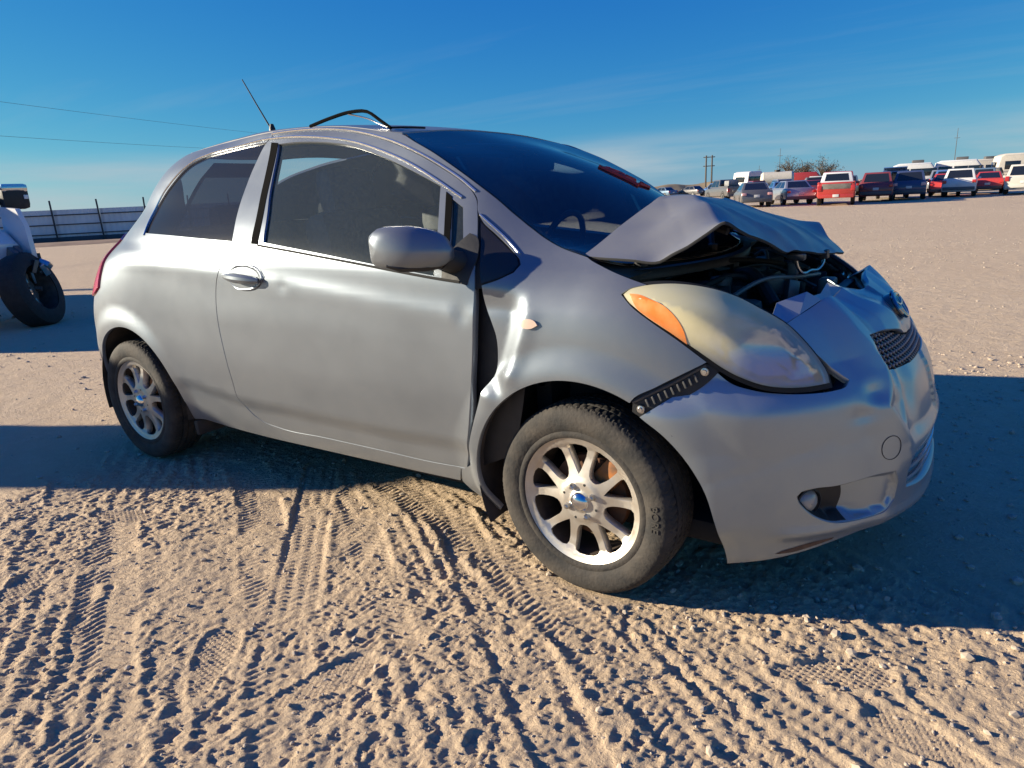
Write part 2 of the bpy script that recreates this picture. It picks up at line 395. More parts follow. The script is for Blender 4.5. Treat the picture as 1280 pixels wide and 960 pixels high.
XA=-.02; XB=-1.95; NF=2.4
def sm(t): t=np.clip(t,0,1); return t*t*(3-2*t)
def wside(x,z):
    x,z=np.broadcast_arrays(np.asarray(x,float),np.asarray(z,float))
    v=np.array([f(z) for f in WF]); xc=np.clip(x,XS[0],XS[-1])
    # natural-ish cubic (Catmull-Rom, non uniform) in x
    i=np.clip(np.searchsorted(XS,xc)-1,0,len(XS)-2); t=(xc-XS[i])/(XS[i+1]-XS[i])
    g=lambda k: np.take_along_axis(v,np.clip(k,0,len(XS)-1)[None],0)[0]
    p0,p1,p2,p3=g(i-1),g(i),g(i+1),g(i+2)
    X=lambda k: XS[np.clip(k,0,len(XS)-1)]
    h=X(i+1)-X(i)
    m1=(p2-p0)/np.maximum(X(i+1)-X(i-1),1e-6)*h; m2=(p3-p1)/np.maximum(X(i+2)-X(i),1e-6)*h
    m2=np.where(i==len(XS)-2,0,m2); m1=np.where(i==0,0,m1)
    return p1*(2*t**3-3*t*t+1)+m1*(t**3-2*t*t+t)+p2*(-2*t**3+3*t*t)+m2*(t**3-t*t)
def flare(x,z):
    o=0
    for cx,amt in ((0.,.014),(-2.46,.012)):
        r=np.hypot(x-cx,z-.30); o=o+amt*(1-sm((r-.385)/.10))*sm((z-.18)/.1)
    return o
def W(x,z):
    x=np.asarray(x,float); z=np.asarray(z,float)
    w=wside(x,z); xf=XF(z); xr=XR(z); nr=NRZ(z)
    rf=np.clip((x-XA)/(xf-XA),0,1); rr=np.clip((x-XB)/(xr-XB),0,1)
    return w*(1-rf**NF)**(1/NF)*(1-rr**nr)**(1/nr)
KF=.86; KR=1.0
def P(u,z):
    """surface point for right side: u=x in the middle; wraps round nose (u>XA) and tail (u<XB)"""
    u,z=np.broadcast_arrays(np.asarray(u,float),np.asarray(z,float))
    ph=np.where(u>XA,(u-XA)/KF,np.where(u<XB,(XB-u)/KR,0))
    xe=np.where(u>XA,XF(z)-XA,XR(z)-XB); n=np.where(u>XA,NF,NRZ(z))
    s,c=np.sin(ph),np.cos(ph)
    rho=(np.abs(s)**n+np.abs(c)**n)**(-1/n)
    mid=(u<=XA)&(u>=XB)
    x=np.where(mid,u,np.where(u>XA,XA,XB)+xe*rho*s)
    wx=wside(np.clip(x,XS[0],0.0),z)
    y=-wx*np.where(mid,1,rho*c)
    y=y-flare(x,z)*np.sign(-y)*0-np.where(mid|(np.abs(ph)<1.3),flare(x,z),0)*1.0
    return np.stack([x,y,z],-1)
def uv_of(x,y,z):
    if x>XA:
        w=float(wside(0.,z)); return XA+KF*np.arctan2((x-XA)/float(XF(z)-XA),-y/w)
    if x<XB:
        w=float(wside(max(x,XS[0]),z)); return XB-KR*np.arctan2((x-XB)/float(XR(z)-XB),-y/w)
    return x
# ------------------------------------------------------------------ the ground
def line_st(x, y, pl):
    """distance along and signed distance across a polyline, nearest segment"""
    pl = np.array(pl, float); best = np.full(x.shape, 9.); S = np.zeros(x.shape); T = np.full(x.shape, 9.); acc = 0
    for a, b in zip(pl[:-1], pl[1:]):
        e = b-a; l = np.linalg.norm(e); e = e/l; s = np.clip((x-a[0])*e[0]+(y-a[1])*e[1], 0, l)
        dx, dy = x-a[0]-s*e[0], y-a[1]-s*e[1]; d = np.hypot(dx, dy); t = e[0]*dy-e[1]*dx
        k = d < best; best[k] = d[k]; S[k] = acc+s[k]; T[k] = np.where(np.abs(t[k]) < 1e-9, d[k], np.sign(t[k])*d[k]); acc += l
    return S, T
def curve2(pts, step=.12): return resample(pts, step, corner=179, closed=False)
def rut(x, y, dx=-.82, dy=.57, n=2.6, bend=.12):
    return curve2([(x-dx*.9, y-dy*.9+bend*.3), (x, y), (x+dx*n*.35, y+dy*n*.35+bend*.4), (x+dx*n*.7, y+dy*n*.7+bend), (x+dx*n, y+dy*n+bend*2.2)])
TRACKS = [  # centre line, width, pattern period, kind; most run from the lens towards the car
    (rut(-.62, -1.98, -.90, .43), .18, .030, 0), (rut(-.25, -1.74, -.80, .60, 2.4, -.10), .17, .026, 1), (rut(.02, -1.60), .18, .028, 0), (rut(.30, -1.42, -.78, .62, 2.2, .05), .17, .030, 2),
    (rut(.62, -1.28, -.88, .47, 2.0, -.06), .16, .026, 1), (rut(1.02, -1.10, -.93, .36, 2.6, .04), .18, .028, 2), (rut(-1.15, -2.05, -.95, .30), .18, .028, 1), (rut(-.45, -1.62, -.70, .71, 1.6, .0), .15, .024, 2),
    (curve2([(8, 4.6), (4, 2.4), (1.8, 1.2), (.6, .2), (-.8, -.4)]), .22, .05, 1),
    (curve2([(6, 14), (3.4, 8), (2.0, 4), (1.35, 1.5), (1.2, -.4)]), .24, .06, 0),
    (curve2([(-9, -.6), (-6, -.1), (-4.2, -.3), (-3.0, -.9), (-2.2, -1.3)]), .22, .05, 1),
]
def ground_h(x, y, sp=None):
    if sp is None: sp = np.zeros(x.shape)
    def oc(amp, fr, seed, px=0., xx=None, yy=None):                    # one octave, faded where the sheet is too coarse for it
        return amp*sm((1/fr/np.maximum(sp, 1e-4)-2)/2.5)*(vnoise((x if xx is None else xx)*fr+px, (y if yy is None else yy)*fr, seed)-.5)
    h = oc(.012, 1.3, 1)+oc(.010, 3.1, 2, 5)
    wx = x+.05*(vnoise(x*5, y*5, 21)-.5); wy = y+.05*(vnoise(x*5, y*5, 22)-.5)
    h += oc(.0048, 8, 3, 0, wx, wy)+oc(.0036, 17, 4, 0, wx, wy)+oc(.0032, 36, 5, 0, wx, wy)+oc(.0034, 75, 6)
    fine = sm((.03/np.maximum(sp, 1e-4)-1)/1.5)
    n = vnoise(wx*46, wy*46, 7)*.5+vnoise(wx*92, wy*92, 8)*.5        # clods
    rough = sm((vnoise(x*.9+3, y*.9, 12)-.25)/.35)
    h += .0042*sm((n-.60)/.12)*(.3+.7*rough)*fine
    n2 = vnoise(wx*27+9, wy*27, 17); h -= .0045*sm((n2-.70)/.10)*(.3+.7*rough)*fine   # pits
    def rid(fr, seed): return 1-np.abs(2*vnoise(wx*fr, wy*fr, seed)-1)   # crisp crumbly ridges
    h += fine*(.0030*(rid(22, 71)**2-.33)+.0036*(rid(44, 72)**2-.33)+.0034*(rid(84, 73)**2-.33))*(.45+.55*rough)
    # furrows dragged by tyres, running roughly from the lens to the car
    fx = -x*.82+y*.57; fy = x*.57+y*.82
    fur = np.sin(fy*95+9*vnoise(fx*1.2, fy*2.3, 31)+2.0*vnoise(fx*7, fy*7, 32)); fm = sm((vnoise(fx*1.5, fy*3.2, 33)-.5)/.2)
    h += .0030*fur*fm*sm((.045/np.maximum(sp, 1e-4)-1)/1.5)
    near = (np.abs(x) < 14) & (np.abs(y) < 16)
    for i, (pl, w, per, kd) in enumerate(TRACKS):
        lo, hi = pl.min(0)-.3, pl.max(0)+.3
        k = near & (x > lo[0]) & (x < hi[0]) & (y > lo[1]) & (y < hi[1])
        if not k.any(): continue
        S, T = line_st(x[k], y[k], pl); a = np.abs(T)
        msk = 1-sm((a-w*.5+.012)/.022); wear = (.08+.92*sm((vnoise(S*3.5+i*7, T*7, 40+i)*.6+vnoise(S*11, T*11, 50+i)*.4-.36)/.26))*fine[k]
        j = .01*(vnoise(S*22, T*22, 60+i)-.5)
        if kd == 0: pat = np.sin(2*np.pi*(S+j+.75*a)/per)
        elif kd == 1: pat = np.where(T > 0, np.sin(2*np.pi*(S+j+.3*T)/per), np.sin(2*np.pi*(S+j-.3*T)/per+2.2))
        else: pat = np.minimum(np.sin(2*np.pi*(S+j)/per), np.cos(2*np.pi*T/.045))
        blk = np.tanh(2.4*pat)
        base = h[k]*(1-.62*msk*wear)
        lip = np.exp(-((a-w*.5-.012)/.016)**2)
        h[k] = base+wear*msk*(-.0035+.0020*blk)+.003*lip*wear
    for i, (fx0, fy0, fa, sd) in enumerate(FOOT[::2]):                      # boot prints
        k = (np.abs(x-fx0) < .24) & (np.abs(y-fy0) < .24)
        if not k.any(): continue
        c, s = math.cos(fa), math.sin(fa); a = (x[k]-fx0)*c+(y[k]-fy0)*s; b = -(x[k]-fx0)*s+(y[k]-fy0)*c
        wd = .047+.012*np.cos((a-.06)*14)-.006*sm((-a)/.05)
        r = np.maximum(np.abs(a)/.145, np.abs(b)/wd); r = np.sqrt((a/.145)**6+(b/wd)**4)
        mk = (1-sm((r-.7)/.5))*fine[k]; pat = np.tanh(3*np.sin((a+b)*300)*1.0)*.5+np.tanh(3*np.sin((a-b)*300))*.5
        h[k] = h[k]*(1-.75*mk)+mk*(-.006+.0026*pat)+.003*np.exp(-((r-1.25)/.3)**2)
    h += .02*(vnoise(x*.25, y*.25, 91)-.5)*sm((np.hypot(x, y)-3)/6)+.10*(vnoise(x*.05, y*.05, 92)-.5)*sm((np.hypot(x, y)-12)/30)
    for (cx, cy) in WHEELS:                                           # tyres press the dirt flat
        d = np.maximum(np.abs(x-cx)/.13, np.abs(y-cy)/.11); m_ = 1-sm((d-.7)/.6); h = h*(1-m_)-.004*m_
    return h
WHEELS = [(0, -.735), (0, .735), (-2.46, -.735), (-2.46, .735)]
_rg = random.Random(5)
FOOT = [(-1.62, -1.75, 2.2, 1), (-1.05, -1.42, 2.0, 1), (-.72, -1.62, 2.3, 1), (-.55, -1.22, 1.9, 1), (-1.28, -2.0, 2.4, 1), (-.15, -1.28, 2.1, 1), (-1.9, -1.25, .4, 1),
        (.35, -.98, .7, 1), (.72, -.84, .5, 1), (.2, -1.22, .2, 1), (-.38, -1.52, 1.2, 1), (-1.4, -1.2, 2.6, 1), (.95, -.98, 2.8, 1), (-.9, -1.08, 1.0, 1)]
def graded(lo, hi, s, grow, smax, far):
    a = list(np.arange(lo, hi+s*.5, s)); q = s; v = a[-1]
    while v < far: q = min(q*grow, smax if v < 150 else 400); v += q; a.append(v)
    q = s; v = a[0]; left = []
    while v > -far: q = min(q*grow, smax if v > -150 else 400); v -= q; left.append(v)
    return np.array(left[::-1]+a)
gx = graded(-2.4, 1.3, .0052, 1.055, 4., 2600); gy = graded(-2.1, -.5, .0052, 1.055, 4., 2600)
GX, GY = np.meshgrid(gx, gy); SPX, SPY = np.meshgrid(np.gradient(gx), np.gradient(gy)); Hh = ground_h(GX.ravel().copy(), GY.ravel().copy(), np.maximum(SPX, SPY).ravel())
far_ = np.hypot(GX.ravel(), GY.ravel()) > 160; Hh[far_] *= .2
nx, ny = len(gx), len(gy)
idx = np.arange(nx*ny).reshape(ny, nx)
me = bpy.data.meshes.new('ground')
co = np.stack([GX.ravel(), GY.ravel(), Hh], 1)
quad = np.stack([idx[:-1, :-1].ravel(), idx[:-1, 1:].ravel(), idx[1:, 1:].ravel(), idx[1:, :-1].ravel()], 1)
me.vertices.add(len(co)); me.vertices.foreach_set('co', co.ravel())
me.loops.add(quad.size); me.loops.foreach_set('vertex_index', quad.ravel())
me.polygons.add(len(quad)); me.polygons.foreach_set('loop_start', np.arange(0, quad.size, 4)); me.polygons.foreach_set('loop_total', np.full(len(quad), 4))
me.update(calc_edges=True); me.polygons.foreach_set('use_smooth', [True]*len(quad))
g = bpy.data.objects.new('ground', me); COL.objects.link(g); tag(g, 'dry sandy dirt lot with tyre tracks and boot prints', 'ground', kind='structure')
def ground_mat():
    m = bpy.data.materials.new('dry_dirt'); N, L, b = nodes_of(m)
    b.inputs['Roughness'].default_value = .95; b.inputs['Specular IOR Level'].default_value = .15
    t = N.new('ShaderNodeTexCoord')
    def noise(s, d=6, r=.6):
        n = N.new('ShaderNodeTexNoise'); n.inputs['Scale'].default_value = s; n.inputs['Detail'].default_value = d; n.inputs['Roughness'].default_value = r; L.new(t.outputs['Object'], n.inputs['Vector']); return n.outputs['Fac']
    def ramp(f, a, bb, c1, c2):
        r = N.new('ShaderNodeMapRange'); r.inputs['From Min'].default_value = a; r.inputs['From Max'].default_value = bb; L.new(f, r.inputs['Value'])
        x = N.new('ShaderNodeMixRGB'); L.new(r.outputs[0], x.inputs[0])
        for i, c in ((1, c1), (2, c2)):
            if isinstance(c, tuple): x.inputs[i].default_value = (*c, 1)
            else: L.new(c, x.inputs[i])
        return x.outputs[0]
    c = ramp(noise(.7, 8), .35, .68, (.63, .478, .315), (.56, .415, .27))
    c = ramp(noise(9, 8, .65), .42, .75, c, (.67, .525, .365))
    c = ramp(noise(55, 5, .7), .5, .8, c, (.50, .37, .245))
    c = ramp(noise(210, 3, .7), .60, .78, c, (.70, .57, .42))
    c = ramp(noise(.045, 6), .42, .62, c, (.58, .435, .29))
    L.new(c, b.inputs['Base Color'])
    n1 = noise(150, 6, .75); n2 = noise(58, 6, .7)
    ad = N.new('ShaderNodeMath'); ad.operation = 'MULTIPLY_ADD'; L.new(n2, ad.inputs[0]); ad.inputs[1].default_value = 1.6; L.new(n1, ad.inputs[2]); n0 = noise(7, 7, .6)
    ad0 = N.new('ShaderNodeMath'); ad0.operation = 'MULTIPLY_ADD'; L.new(n0, ad0.inputs[0]); ad0.inputs[1].default_value = 4.0; L.new(ad.outputs[0], ad0.inputs[2]); ad = ad0
    bp = N.new('ShaderNodeBump'); bp.inputs['Strength'].default_value = .8; bp.inputs['Distance'].default_value = .0085; L.new(ad.outputs[0], bp.inputs['Height']); L.new(bp.outputs[0], b.inputs['Normal'])
    return m
me.materials.append(ground_mat())
# loose stones, too many to count
def pebbles():
    rg = np.random.RandomState(11); bm = bmesh.new(); bmesh.ops.create_icosphere(bm, subdivisions=1, radius=1)
    bv = np.array([v.co[:] for v in bm.verts]); bf = np.array([[v.index for v in f.verts] for f in bm.faces]); bm.free()
    xs, ys, ss = [], [], []
    for n, (x0, x1, y0, y1), s0, s1 in ((3200, (-2.6, 1.4, -2.1, -.4), .002, .0065), (240, (-2.6, 1.4, -2.1, -.3), .007, .014), (2600, (.1, 4, -.9, 3.2), .004, .012), (260, (.2, 4, -.8, 3.0), .011, .022),
                                        (2200, (-3, 9, 1, 14), .006, .014), (700, (-9, -2.4, -1.4, 3), .006, .018), (500, (-4, 12, 8, 30), .010, .022)):
        xs.append(rg.uniform(x0, x1, n)); ys.append(rg.uniform(y0, y1, n)); ss.append(s0+(s1-s0)*rg.power(.45, n))
    xs, ys, ss = map(np.concatenate, (xs, ys, ss)); hs = ground_h(xs.copy(), ys.copy(), np.interp(xs, gx, np.gradient(gx))+np.interp(ys, gy, np.gradient(gy))); V = []; F = []
    for i in range(len(xs)):
        a = rg.uniform(0, 6.28); sc = np.array([rg.uniform(.8, 1.35), rg.uniform(.6, 1.), rg.uniform(.45, .8)])*ss[i]
        p = bv*(1+rg.uniform(-.22, .22, (len(bv), 1)))*sc; c, s = math.cos(a), math.sin(a)
        p = np.stack([p[:, 0]*c-p[:, 1]*s+xs[i], p[:, 0]*s+p[:, 1]*c+ys[i], p[:, 2]+hs[i]+ss[i]*.22], 1)
        F.append(bf+len(bv)*i); V.append(p)
    V = np.concatenate(V); F = np.concatenate(F)
    o = mesh('gravel', V, F, mat('pale_stone', (.50, .41, .31), .9, var=.3, vscale=14, col2=(.38, .31, .24)), None, False)
    tag(o, 'loose pale pebbles and small stones scattered over the dirt', 'gravel', kind='stuff')
pebbles()
OUT = {
  'door': [(-1.549,1.064),(-1.572,1.018),(-1.611,0.965),(-1.64,0.911),(-1.656,0.836),(-1.656,0.738),(-1.64,0.615),(-1.625,0.503),(-1.615,0.414),(-1.584,0.364),(-1.527,0.327),(-1.418,0.307),(-1.15,0.309),(-0.85,0.308),(-0.582,0.307),(-0.433,0.317),(-0.388,0.455),(-0.366,0.605),(-0.351,0.759),(-0.347,0.857),(-0.348,0.935),(-0.379,1.065),(-0.407,1.155),(-0.418,1.184),(-0.438,1.209),(-0.487,1.243),(-0.574,1.289),(-0.755,1.366),(-0.969,1.426),(-1.14,1.456),(-1.3,1.47),(-1.424,1.473),(-1.521,1.468),(-1.553,1.44),(-1.579,1.357),(-1.582,1.255),(-1.574,1.178)],
  'door_glass': [(-1.353,1.064),(-1.372,1.145),(-1.419,1.263),(-1.469,1.433),(-1.364,1.433),(-1.226,1.423),(-1.052,1.398),(-0.829,1.336),(-0.637,1.265),(-0.563,1.234),(-0.528,1.091),(-0.501,0.961),(-0.644,0.978),(-0.827,1.0),(-1.029,1.025)],
  'front_pane': [(-0.508,1.192),(-0.459,1.164),(-0.427,1.066),(-0.393,0.951),(-0.441,0.957),(-0.473,1.067)],
  'tri_glass': [(-0.39,1.121),(-0.332,1.078),(-0.279,1.042),(-0.236,1.013),(-0.222,0.996),(-0.232,0.977),(-0.278,0.957),(-0.327,0.942),(-0.353,1.019)],
  'quarter_glass': [(-2.262,1.104),(-2.286,1.159),(-2.291,1.217),(-2.259,1.279),(-2.215,1.332),(-2.149,1.384),(-2.053,1.41),(-1.908,1.427),(-1.733,1.439),(-1.551,1.446),(-1.569,1.356),(-1.571,1.254),(-1.563,1.178),(-1.534,1.067),(-1.776,1.08),(-2.032,1.094)],
  'fender_rear': [(-0.323,0.936),(-0.32,0.915),(-0.315,0.88),(-0.293,0.831),(-0.276,0.786),(-0.271,0.733),(-0.278,0.678),(-0.297,0.647),(-0.315,0.624),(-0.332,0.579),(-0.354,0.519),(-0.378,0.455),(-0.411,0.338),(-0.465,0.304),(-0.48,0.248),(-0.452,0.202),(-0.439,0.167)],
  'fender_front': [(0.182,0.646),(0.252,0.685),(0.324,0.719),(0.403,0.753),(0.345,0.804),(0.265,0.86),(0.214,0.895),(0.185,0.923),(0.217,0.935),(0.296,0.946),(0.214,0.966),(0.119,0.987),(-0.044,1.018)],
  'ws_edge': [(-0.805,1.417),(-0.715,1.38),(-0.635,1.344),(-0.561,1.305),(-0.489,1.265),(-0.423,1.226),(-0.363,1.186),(-0.305,1.143),(-0.245,1.102),(-0.184,1.066),(-0.121,1.039),(-0.044,1.018)],
  'tri_hyp': [(-0.408,1.155),(-0.387,1.126),(-0.329,1.082),(-0.275,1.045),(-0.228,1.013),(-0.213,0.994),(-0.225,0.973),(-0.272,0.952),(-0.323,0.936)],
  'roof_edge': [(-2.142,1.466),(-1.781,1.478),(-1.532,1.485),(-1.435,1.486),(-1.312,1.482),(-1.15,1.468),(-0.975,1.436),(-0.882,1.415),(-0.759,1.375),(-0.577,1.298),(-0.491,1.253),(-0.431,1.213)],
  'inner_line': [(-2.256,1.094),(-2.296,1.176),(-2.287,1.276),(-2.232,1.343),(-2.135,1.4),(-1.971,1.429),(-1.741,1.448),(-1.579,1.459),(-1.391,1.455),(-1.225,1.439),(-1.061,1.414),(-0.892,1.372),(-0.737,1.321),(-0.598,1.259),(-0.471,1.193),(-0.396,1.14),(-0.334,1.096),(-0.268,1.049),(-0.23,1.022)],
  'bumper_wheel': [(0.199,0.602),(0.258,0.553),(0.31,0.486),(0.351,0.411),(0.385,0.31),(0.434,0.146)],
  'bumper_bottom': [(0.434,0.146),(0.526,0.161),(0.617,0.184),(0.729,0.212),(0.866,0.246),(1.029,0.287)],
  'bumper_top': [(0.199,0.602),(0.266,0.647),(0.337,0.686),(0.396,0.72),(0.421,0.73),(0.454,0.701),(0.509,0.681),(0.587,0.669),(0.684,0.664),(0.724,0.665),(0.764,0.676)],
  'headlight': [(0.191,0.923),(0.221,0.936),(0.269,0.944),(0.351,0.949),(0.425,0.947),(0.488,0.939),(0.54,0.926),(0.585,0.906),(0.624,0.878),(0.655,0.854),(0.676,0.833),(0.691,0.807),(0.703,0.78),(0.715,0.742),(0.72,0.702),(0.713,0.679),(0.645,0.676),(0.581,0.679),(0.532,0.688),(0.496,0.702),(0.46,0.721),(0.431,0.742),(0.409,0.761),(0.375,0.789),(0.337,0.816),(0.298,0.842),(0.266,0.862),(0.232,0.885),(0.205,0.905)],
  'amber': [(0.219,0.923),(0.256,0.919),(0.292,0.903),(0.33,0.884),(0.353,0.86),(0.363,0.836),(0.364,0.798),(0.338,0.818),(0.305,0.842),(0.267,0.866),(0.233,0.891)],
  'hl_split': [(0.419,0.905),(0.405,0.863),(0.419,0.819),(0.448,0.778),(0.487,0.737)],
  'fog': [(0.583,0.383),(0.595,0.394),(0.628,0.4),(0.69,0.399),(0.756,0.403),(0.826,0.407),(0.9,0.412),(0.866,0.356),(0.913,0.292),(0.837,0.281),(0.763,0.283),(0.698,0.286),(0.649,0.306),(0.608,0.338),(0.588,0.364)],
  'fog_lower': [(0.588,0.364),(0.608,0.336),(0.642,0.31),(0.698,0.286),(0.764,0.28),(0.838,0.278),(0.915,0.286)],
  'cap': [(0.869,0.513),(0.895,0.491),(0.894,0.461),(0.869,0.448),(0.842,0.466),(0.837,0.495)],
  'grille': [(0.932,0.777),(1.141,0.791),(1.152,0.783),(0.937,0.673)],
  'lowgrille': [(0.948,0.44),(1.106,0.488),(1.126,0.446),(1.1,0.39),(0.964,0.34),(0.94,0.389)],
  'tail': [(-2.518,1.059),(-2.515,1.045),(-2.551,0.99),(-2.466,0.834)],
  'rear_arch': [(-2.537,0.531),(-2.512,0.596),(-2.425,0.658),(-2.329,0.686),(-2.238,0.689),(-2.147,0.666),(-2.074,0.614),(-2.021,0.515),(-1.995,0.383),(-1.991,0.281),(-1.936,0.245)],
  'rear_bottom': [(-1.972,0.248),(-1.785,0.228),(-1.557,0.228),(-1.195,0.235),(-0.886,0.237),(-0.611,0.241),(-0.488,0.246)],
  'handle': [(-1.551,0.935),(-1.338,0.926),(-1.445,0.959),(-1.455,0.892)],
  'handle_cup': [(-1.573,0.932),(-1.521,0.97),(-1.444,0.984),(-1.37,0.973),(-1.331,0.938),(-1.364,0.904),(-1.441,0.883),(-1.525,0.895)],
  'marker': [(-0.183,0.833),(-0.154,0.846),(-0.126,0.84),(-0.118,0.83),(-0.141,0.819),(-0.169,0.822)],
  'crease': [(-2.455,1.029),(-2.042,0.975),(-1.64,0.943),(-1.199,0.912),(-0.828,0.875),(-0.576,0.855),(-0.353,0.844)],
  'lowcrease': [(-1.978,0.482),(-1.597,0.435),(-1.107,0.432),(-0.698,0.43),(-0.39,0.441)],
  'dents': [(-0.399,0.847),(-0.304,0.88),(-0.207,0.817),(-0.251,0.718),(-0.328,0.66),(-0.189,0.677),(-0.165,0.75),(-0.25,0.67),(-0.285,0.617),(-1.222,0.92),(-0.15,0.832)],
}
# ------------------------------------------------------------------ the crashed silver hatchback
SILVER = paint('silver_paint', (.195, .225, .262), .33, .80, .22, (.275, .278, .278), low=.55)
SILVER_F = paint('silver_bumper_paint', (.33, .40, .455), .36, .80, .20, (.28, .278, .27), coat=.5, low=.35)
BLACK = mat('black_plastic', (.02, .02, .021), .55, var=.3, vscale=20, bump=.1)
DARK = mat('black_inner_shell', (.012, .012, .013), .8)
RUBBER = mat('black_rubber', (.010, .010, .010), .75)
CHROME = mat('bare_metal', (.55, .54, .52), .3, 1.)
GLINT = mat('edge_glint', (.78, .76, .70), .22, .9)
GL_DOOR = glass('door_window_glass', (.72, .80, .78), .075, (.40, .46, .43), rough=.08, streak=True)
GL_DARK = glass('tinted_rear_glass', (.26, .27, .29), .13, (.16, .15, .165), rough=.10)
GL_WS = glass('windshield_glass', (.50, .57, .56), .035, rough=.01)
car = empty('hatchback_car', (0, 0, 0))
tag(car, 'dusty silver three-door hatchback with crumpled nose, popped hood and hazy headlight', 'car')

def to_u(x, z):
    x = np.atleast_1d(np.asarray(x, float)); z = np.atleast_1d(np.asarray(z, float)); y = -W(x, z)
    return np.array([uv_of(float(a), float(b), float(c)) for a, b, c in zip(x, y, z)])
def arc(cx, cz, r, a0, a1, n=26):
    a = np.radians(np.linspace(a0, a1, n)); x = cx+r*np.cos(a); z = cz+r*np.sin(a); return [tuple(p) for p in np.stack([to_u(x, z), z], 1)]
CREASE = np.array(OUT['crease']); LOWC = np.array(OUT['lowcrease'])
def body_disp(u, z):
    """push-out of the sheet metal along its normal: pressed lines, dents, crash creases"""
    zc_ = np.interp(u, CREASE[:, 0], CREASE[:, 1]); on = sm((u+2.75)/.35)*(1-sm((u+.30)/.12))
    d = z-zc_
    o = on*(.0022*np.exp(-np.where(d > 0, d/.026, -d/.05)**2)-.0022*np.exp(-((d-.055)/.04)**2))
    zl = np.interp(u, LOWC[:, 0], LOWC[:, 1]); onl = sm((u+2.10)/.14)*(1-sm((u+.42)/.05))
    o = o-onl*(.016*sm((zl-z)/.07)*(z > .27)+.016*(z <= .27))
    # small ding behind the handle, dented front edge of the door
    o = o-.0016*np.exp(-((u+1.235)/.03)**2-((z-.905)/.022)**2)
    o = o-.0035*np.exp(-((u+.395)/.034)**2-((z-.845)/.03)**2)+.0012*np.exp(-((u+.43)/.03)**2-((z-.835)/.025)**2)
    # fender: caved in between door edge and a sharp vertical crease ahead of it
    f = sm((u+.345)/.02)
    cx = -.165-.22*np.logaddexp(0, (.83-z)/.03)*.03*1.6; v = sm((z-.60)/.06)*(1-sm((z-.86)/.08))
    o = o-f*v*.019*sm((cx-u+.012)/.075)
    o = o+f*.0030*np.exp(-(dist_line(u, z, [(-.15, .845), (-.165, .79), (-.20, .70), (-.215, .675)])/.028)**2)
    o = o+f*.0045*np.exp(-(dist_line(u, z, [(-.215, .675), (-.25, .668), (-.285, .635), (-.30, .60)])/.030)**2)
    o = o-f*.006*np.exp(-((u+.262)/.030)**2-((z-.625)/.03)**2)
    return o
def Pn(u, z, disp=None):
    q = P(u, z)
    if disp is None: return q
    e = 1.5e-3; n = np.cross(P(u+e, z)-P(u-e, z), P(u, z+e)-P(u, z-e)); n = n/(np.linalg.norm(n, axis=-1)[..., None]+1e-12)
    return q+n*disp(u, z)[..., None]
def body_fn(u, z): return Pn(np.asarray(u), np.asarray(z), body_disp)
def plain_fn(u, z): return P(u, z)
def panel(name, m, parent, outline, holes=(), sp=.022, fn=body_fn, depth=.016, gap=.0022, lift=0., mirror=False, back=None, corner=32, step=None, ring=.006, extra=None):
    o = resample(outline, step or sp*.8, corner)
    if area(o) < 0: o = o[::-1]
    if gap: o = inset(o, gap)
    hs = []
    for h in holes:
        q = resample(h, step or sp*.8, corner)
        hs.append(q if area(q) > 0 else q[::-1])
    V, F = tri2d(o, hs, sp, ring, extra)
    return surf_mesh(name, V, F, fn, m, parent, depth, mirror, back, lift=lift)

RA = arc(-2.41, .31, .366, -9, 196, 34)
UEND = XB-KR*1.28
D = OUT['door']; i_rear = D[:12]      # belt at the rear edge, down and round to the sill
door_bottom = D[11:16]
side = [(-.488, .246), (-.611, .241), (-.886, .237), (-1.195, .235), (-1.557, .230), (-1.785, .236), (-1.95, .247)]+RA+[(-2.86, .27), (-3.0, .27), (UEND, .28), (UEND, .7), (UEND, 1.0), (UEND, 1.2), (UEND+.18, 1.33), (-2.75, 1.415), (-2.45, 1.45), (-2.142, 1.466), (-1.95, 1.473), (-1.781, 1.479), (-1.532, 1.486), (-1.521, 1.468)]+[tuple(p) for p in D[33:37]]+[tuple(p) for p in D[:16]]+[(-.467, .303)]
glass_q = OUT['quarter_glass']
roof_e = OUT['roof_edge']
top = [tuple(p) for p in D[22:33]]     # door front top corner back along the frame
pillar = [(-1.532, 1.486), (-1.435, 1.487), (-1.312, 1.484), (-1.15, 1.472), (-.975, 1.446), (-.881, 1.430)]+[tuple(p) for p in OUT['ws_edge'][:9]]+[(-.238, 1.06), (-.228, 1.012)]+[tuple(p) for p in OUT['tri_hyp'][3::-1]]+[(-.418, 1.186)]+[tuple(p) for p in D[24:33]]
fend = [(-.245, 1.102), (-.184, 1.066), (-.121, 1.039), (-.044, 1.018)]+[tuple(p) for p in OUT['fender_front'][-2::-1]]+arc(0, .315, .368, 62, 203, 30)+[(-.385, .167), (-.43, .175), (-.455, .205)]+[tuple(p) for p in OUT['fender_rear'][14::-1]]+[tuple(p) for p in OUT['tri_hyp'][-2:3:-1]]+[(-.228, 1.012), (-.238, 1.06)]
parts = {}
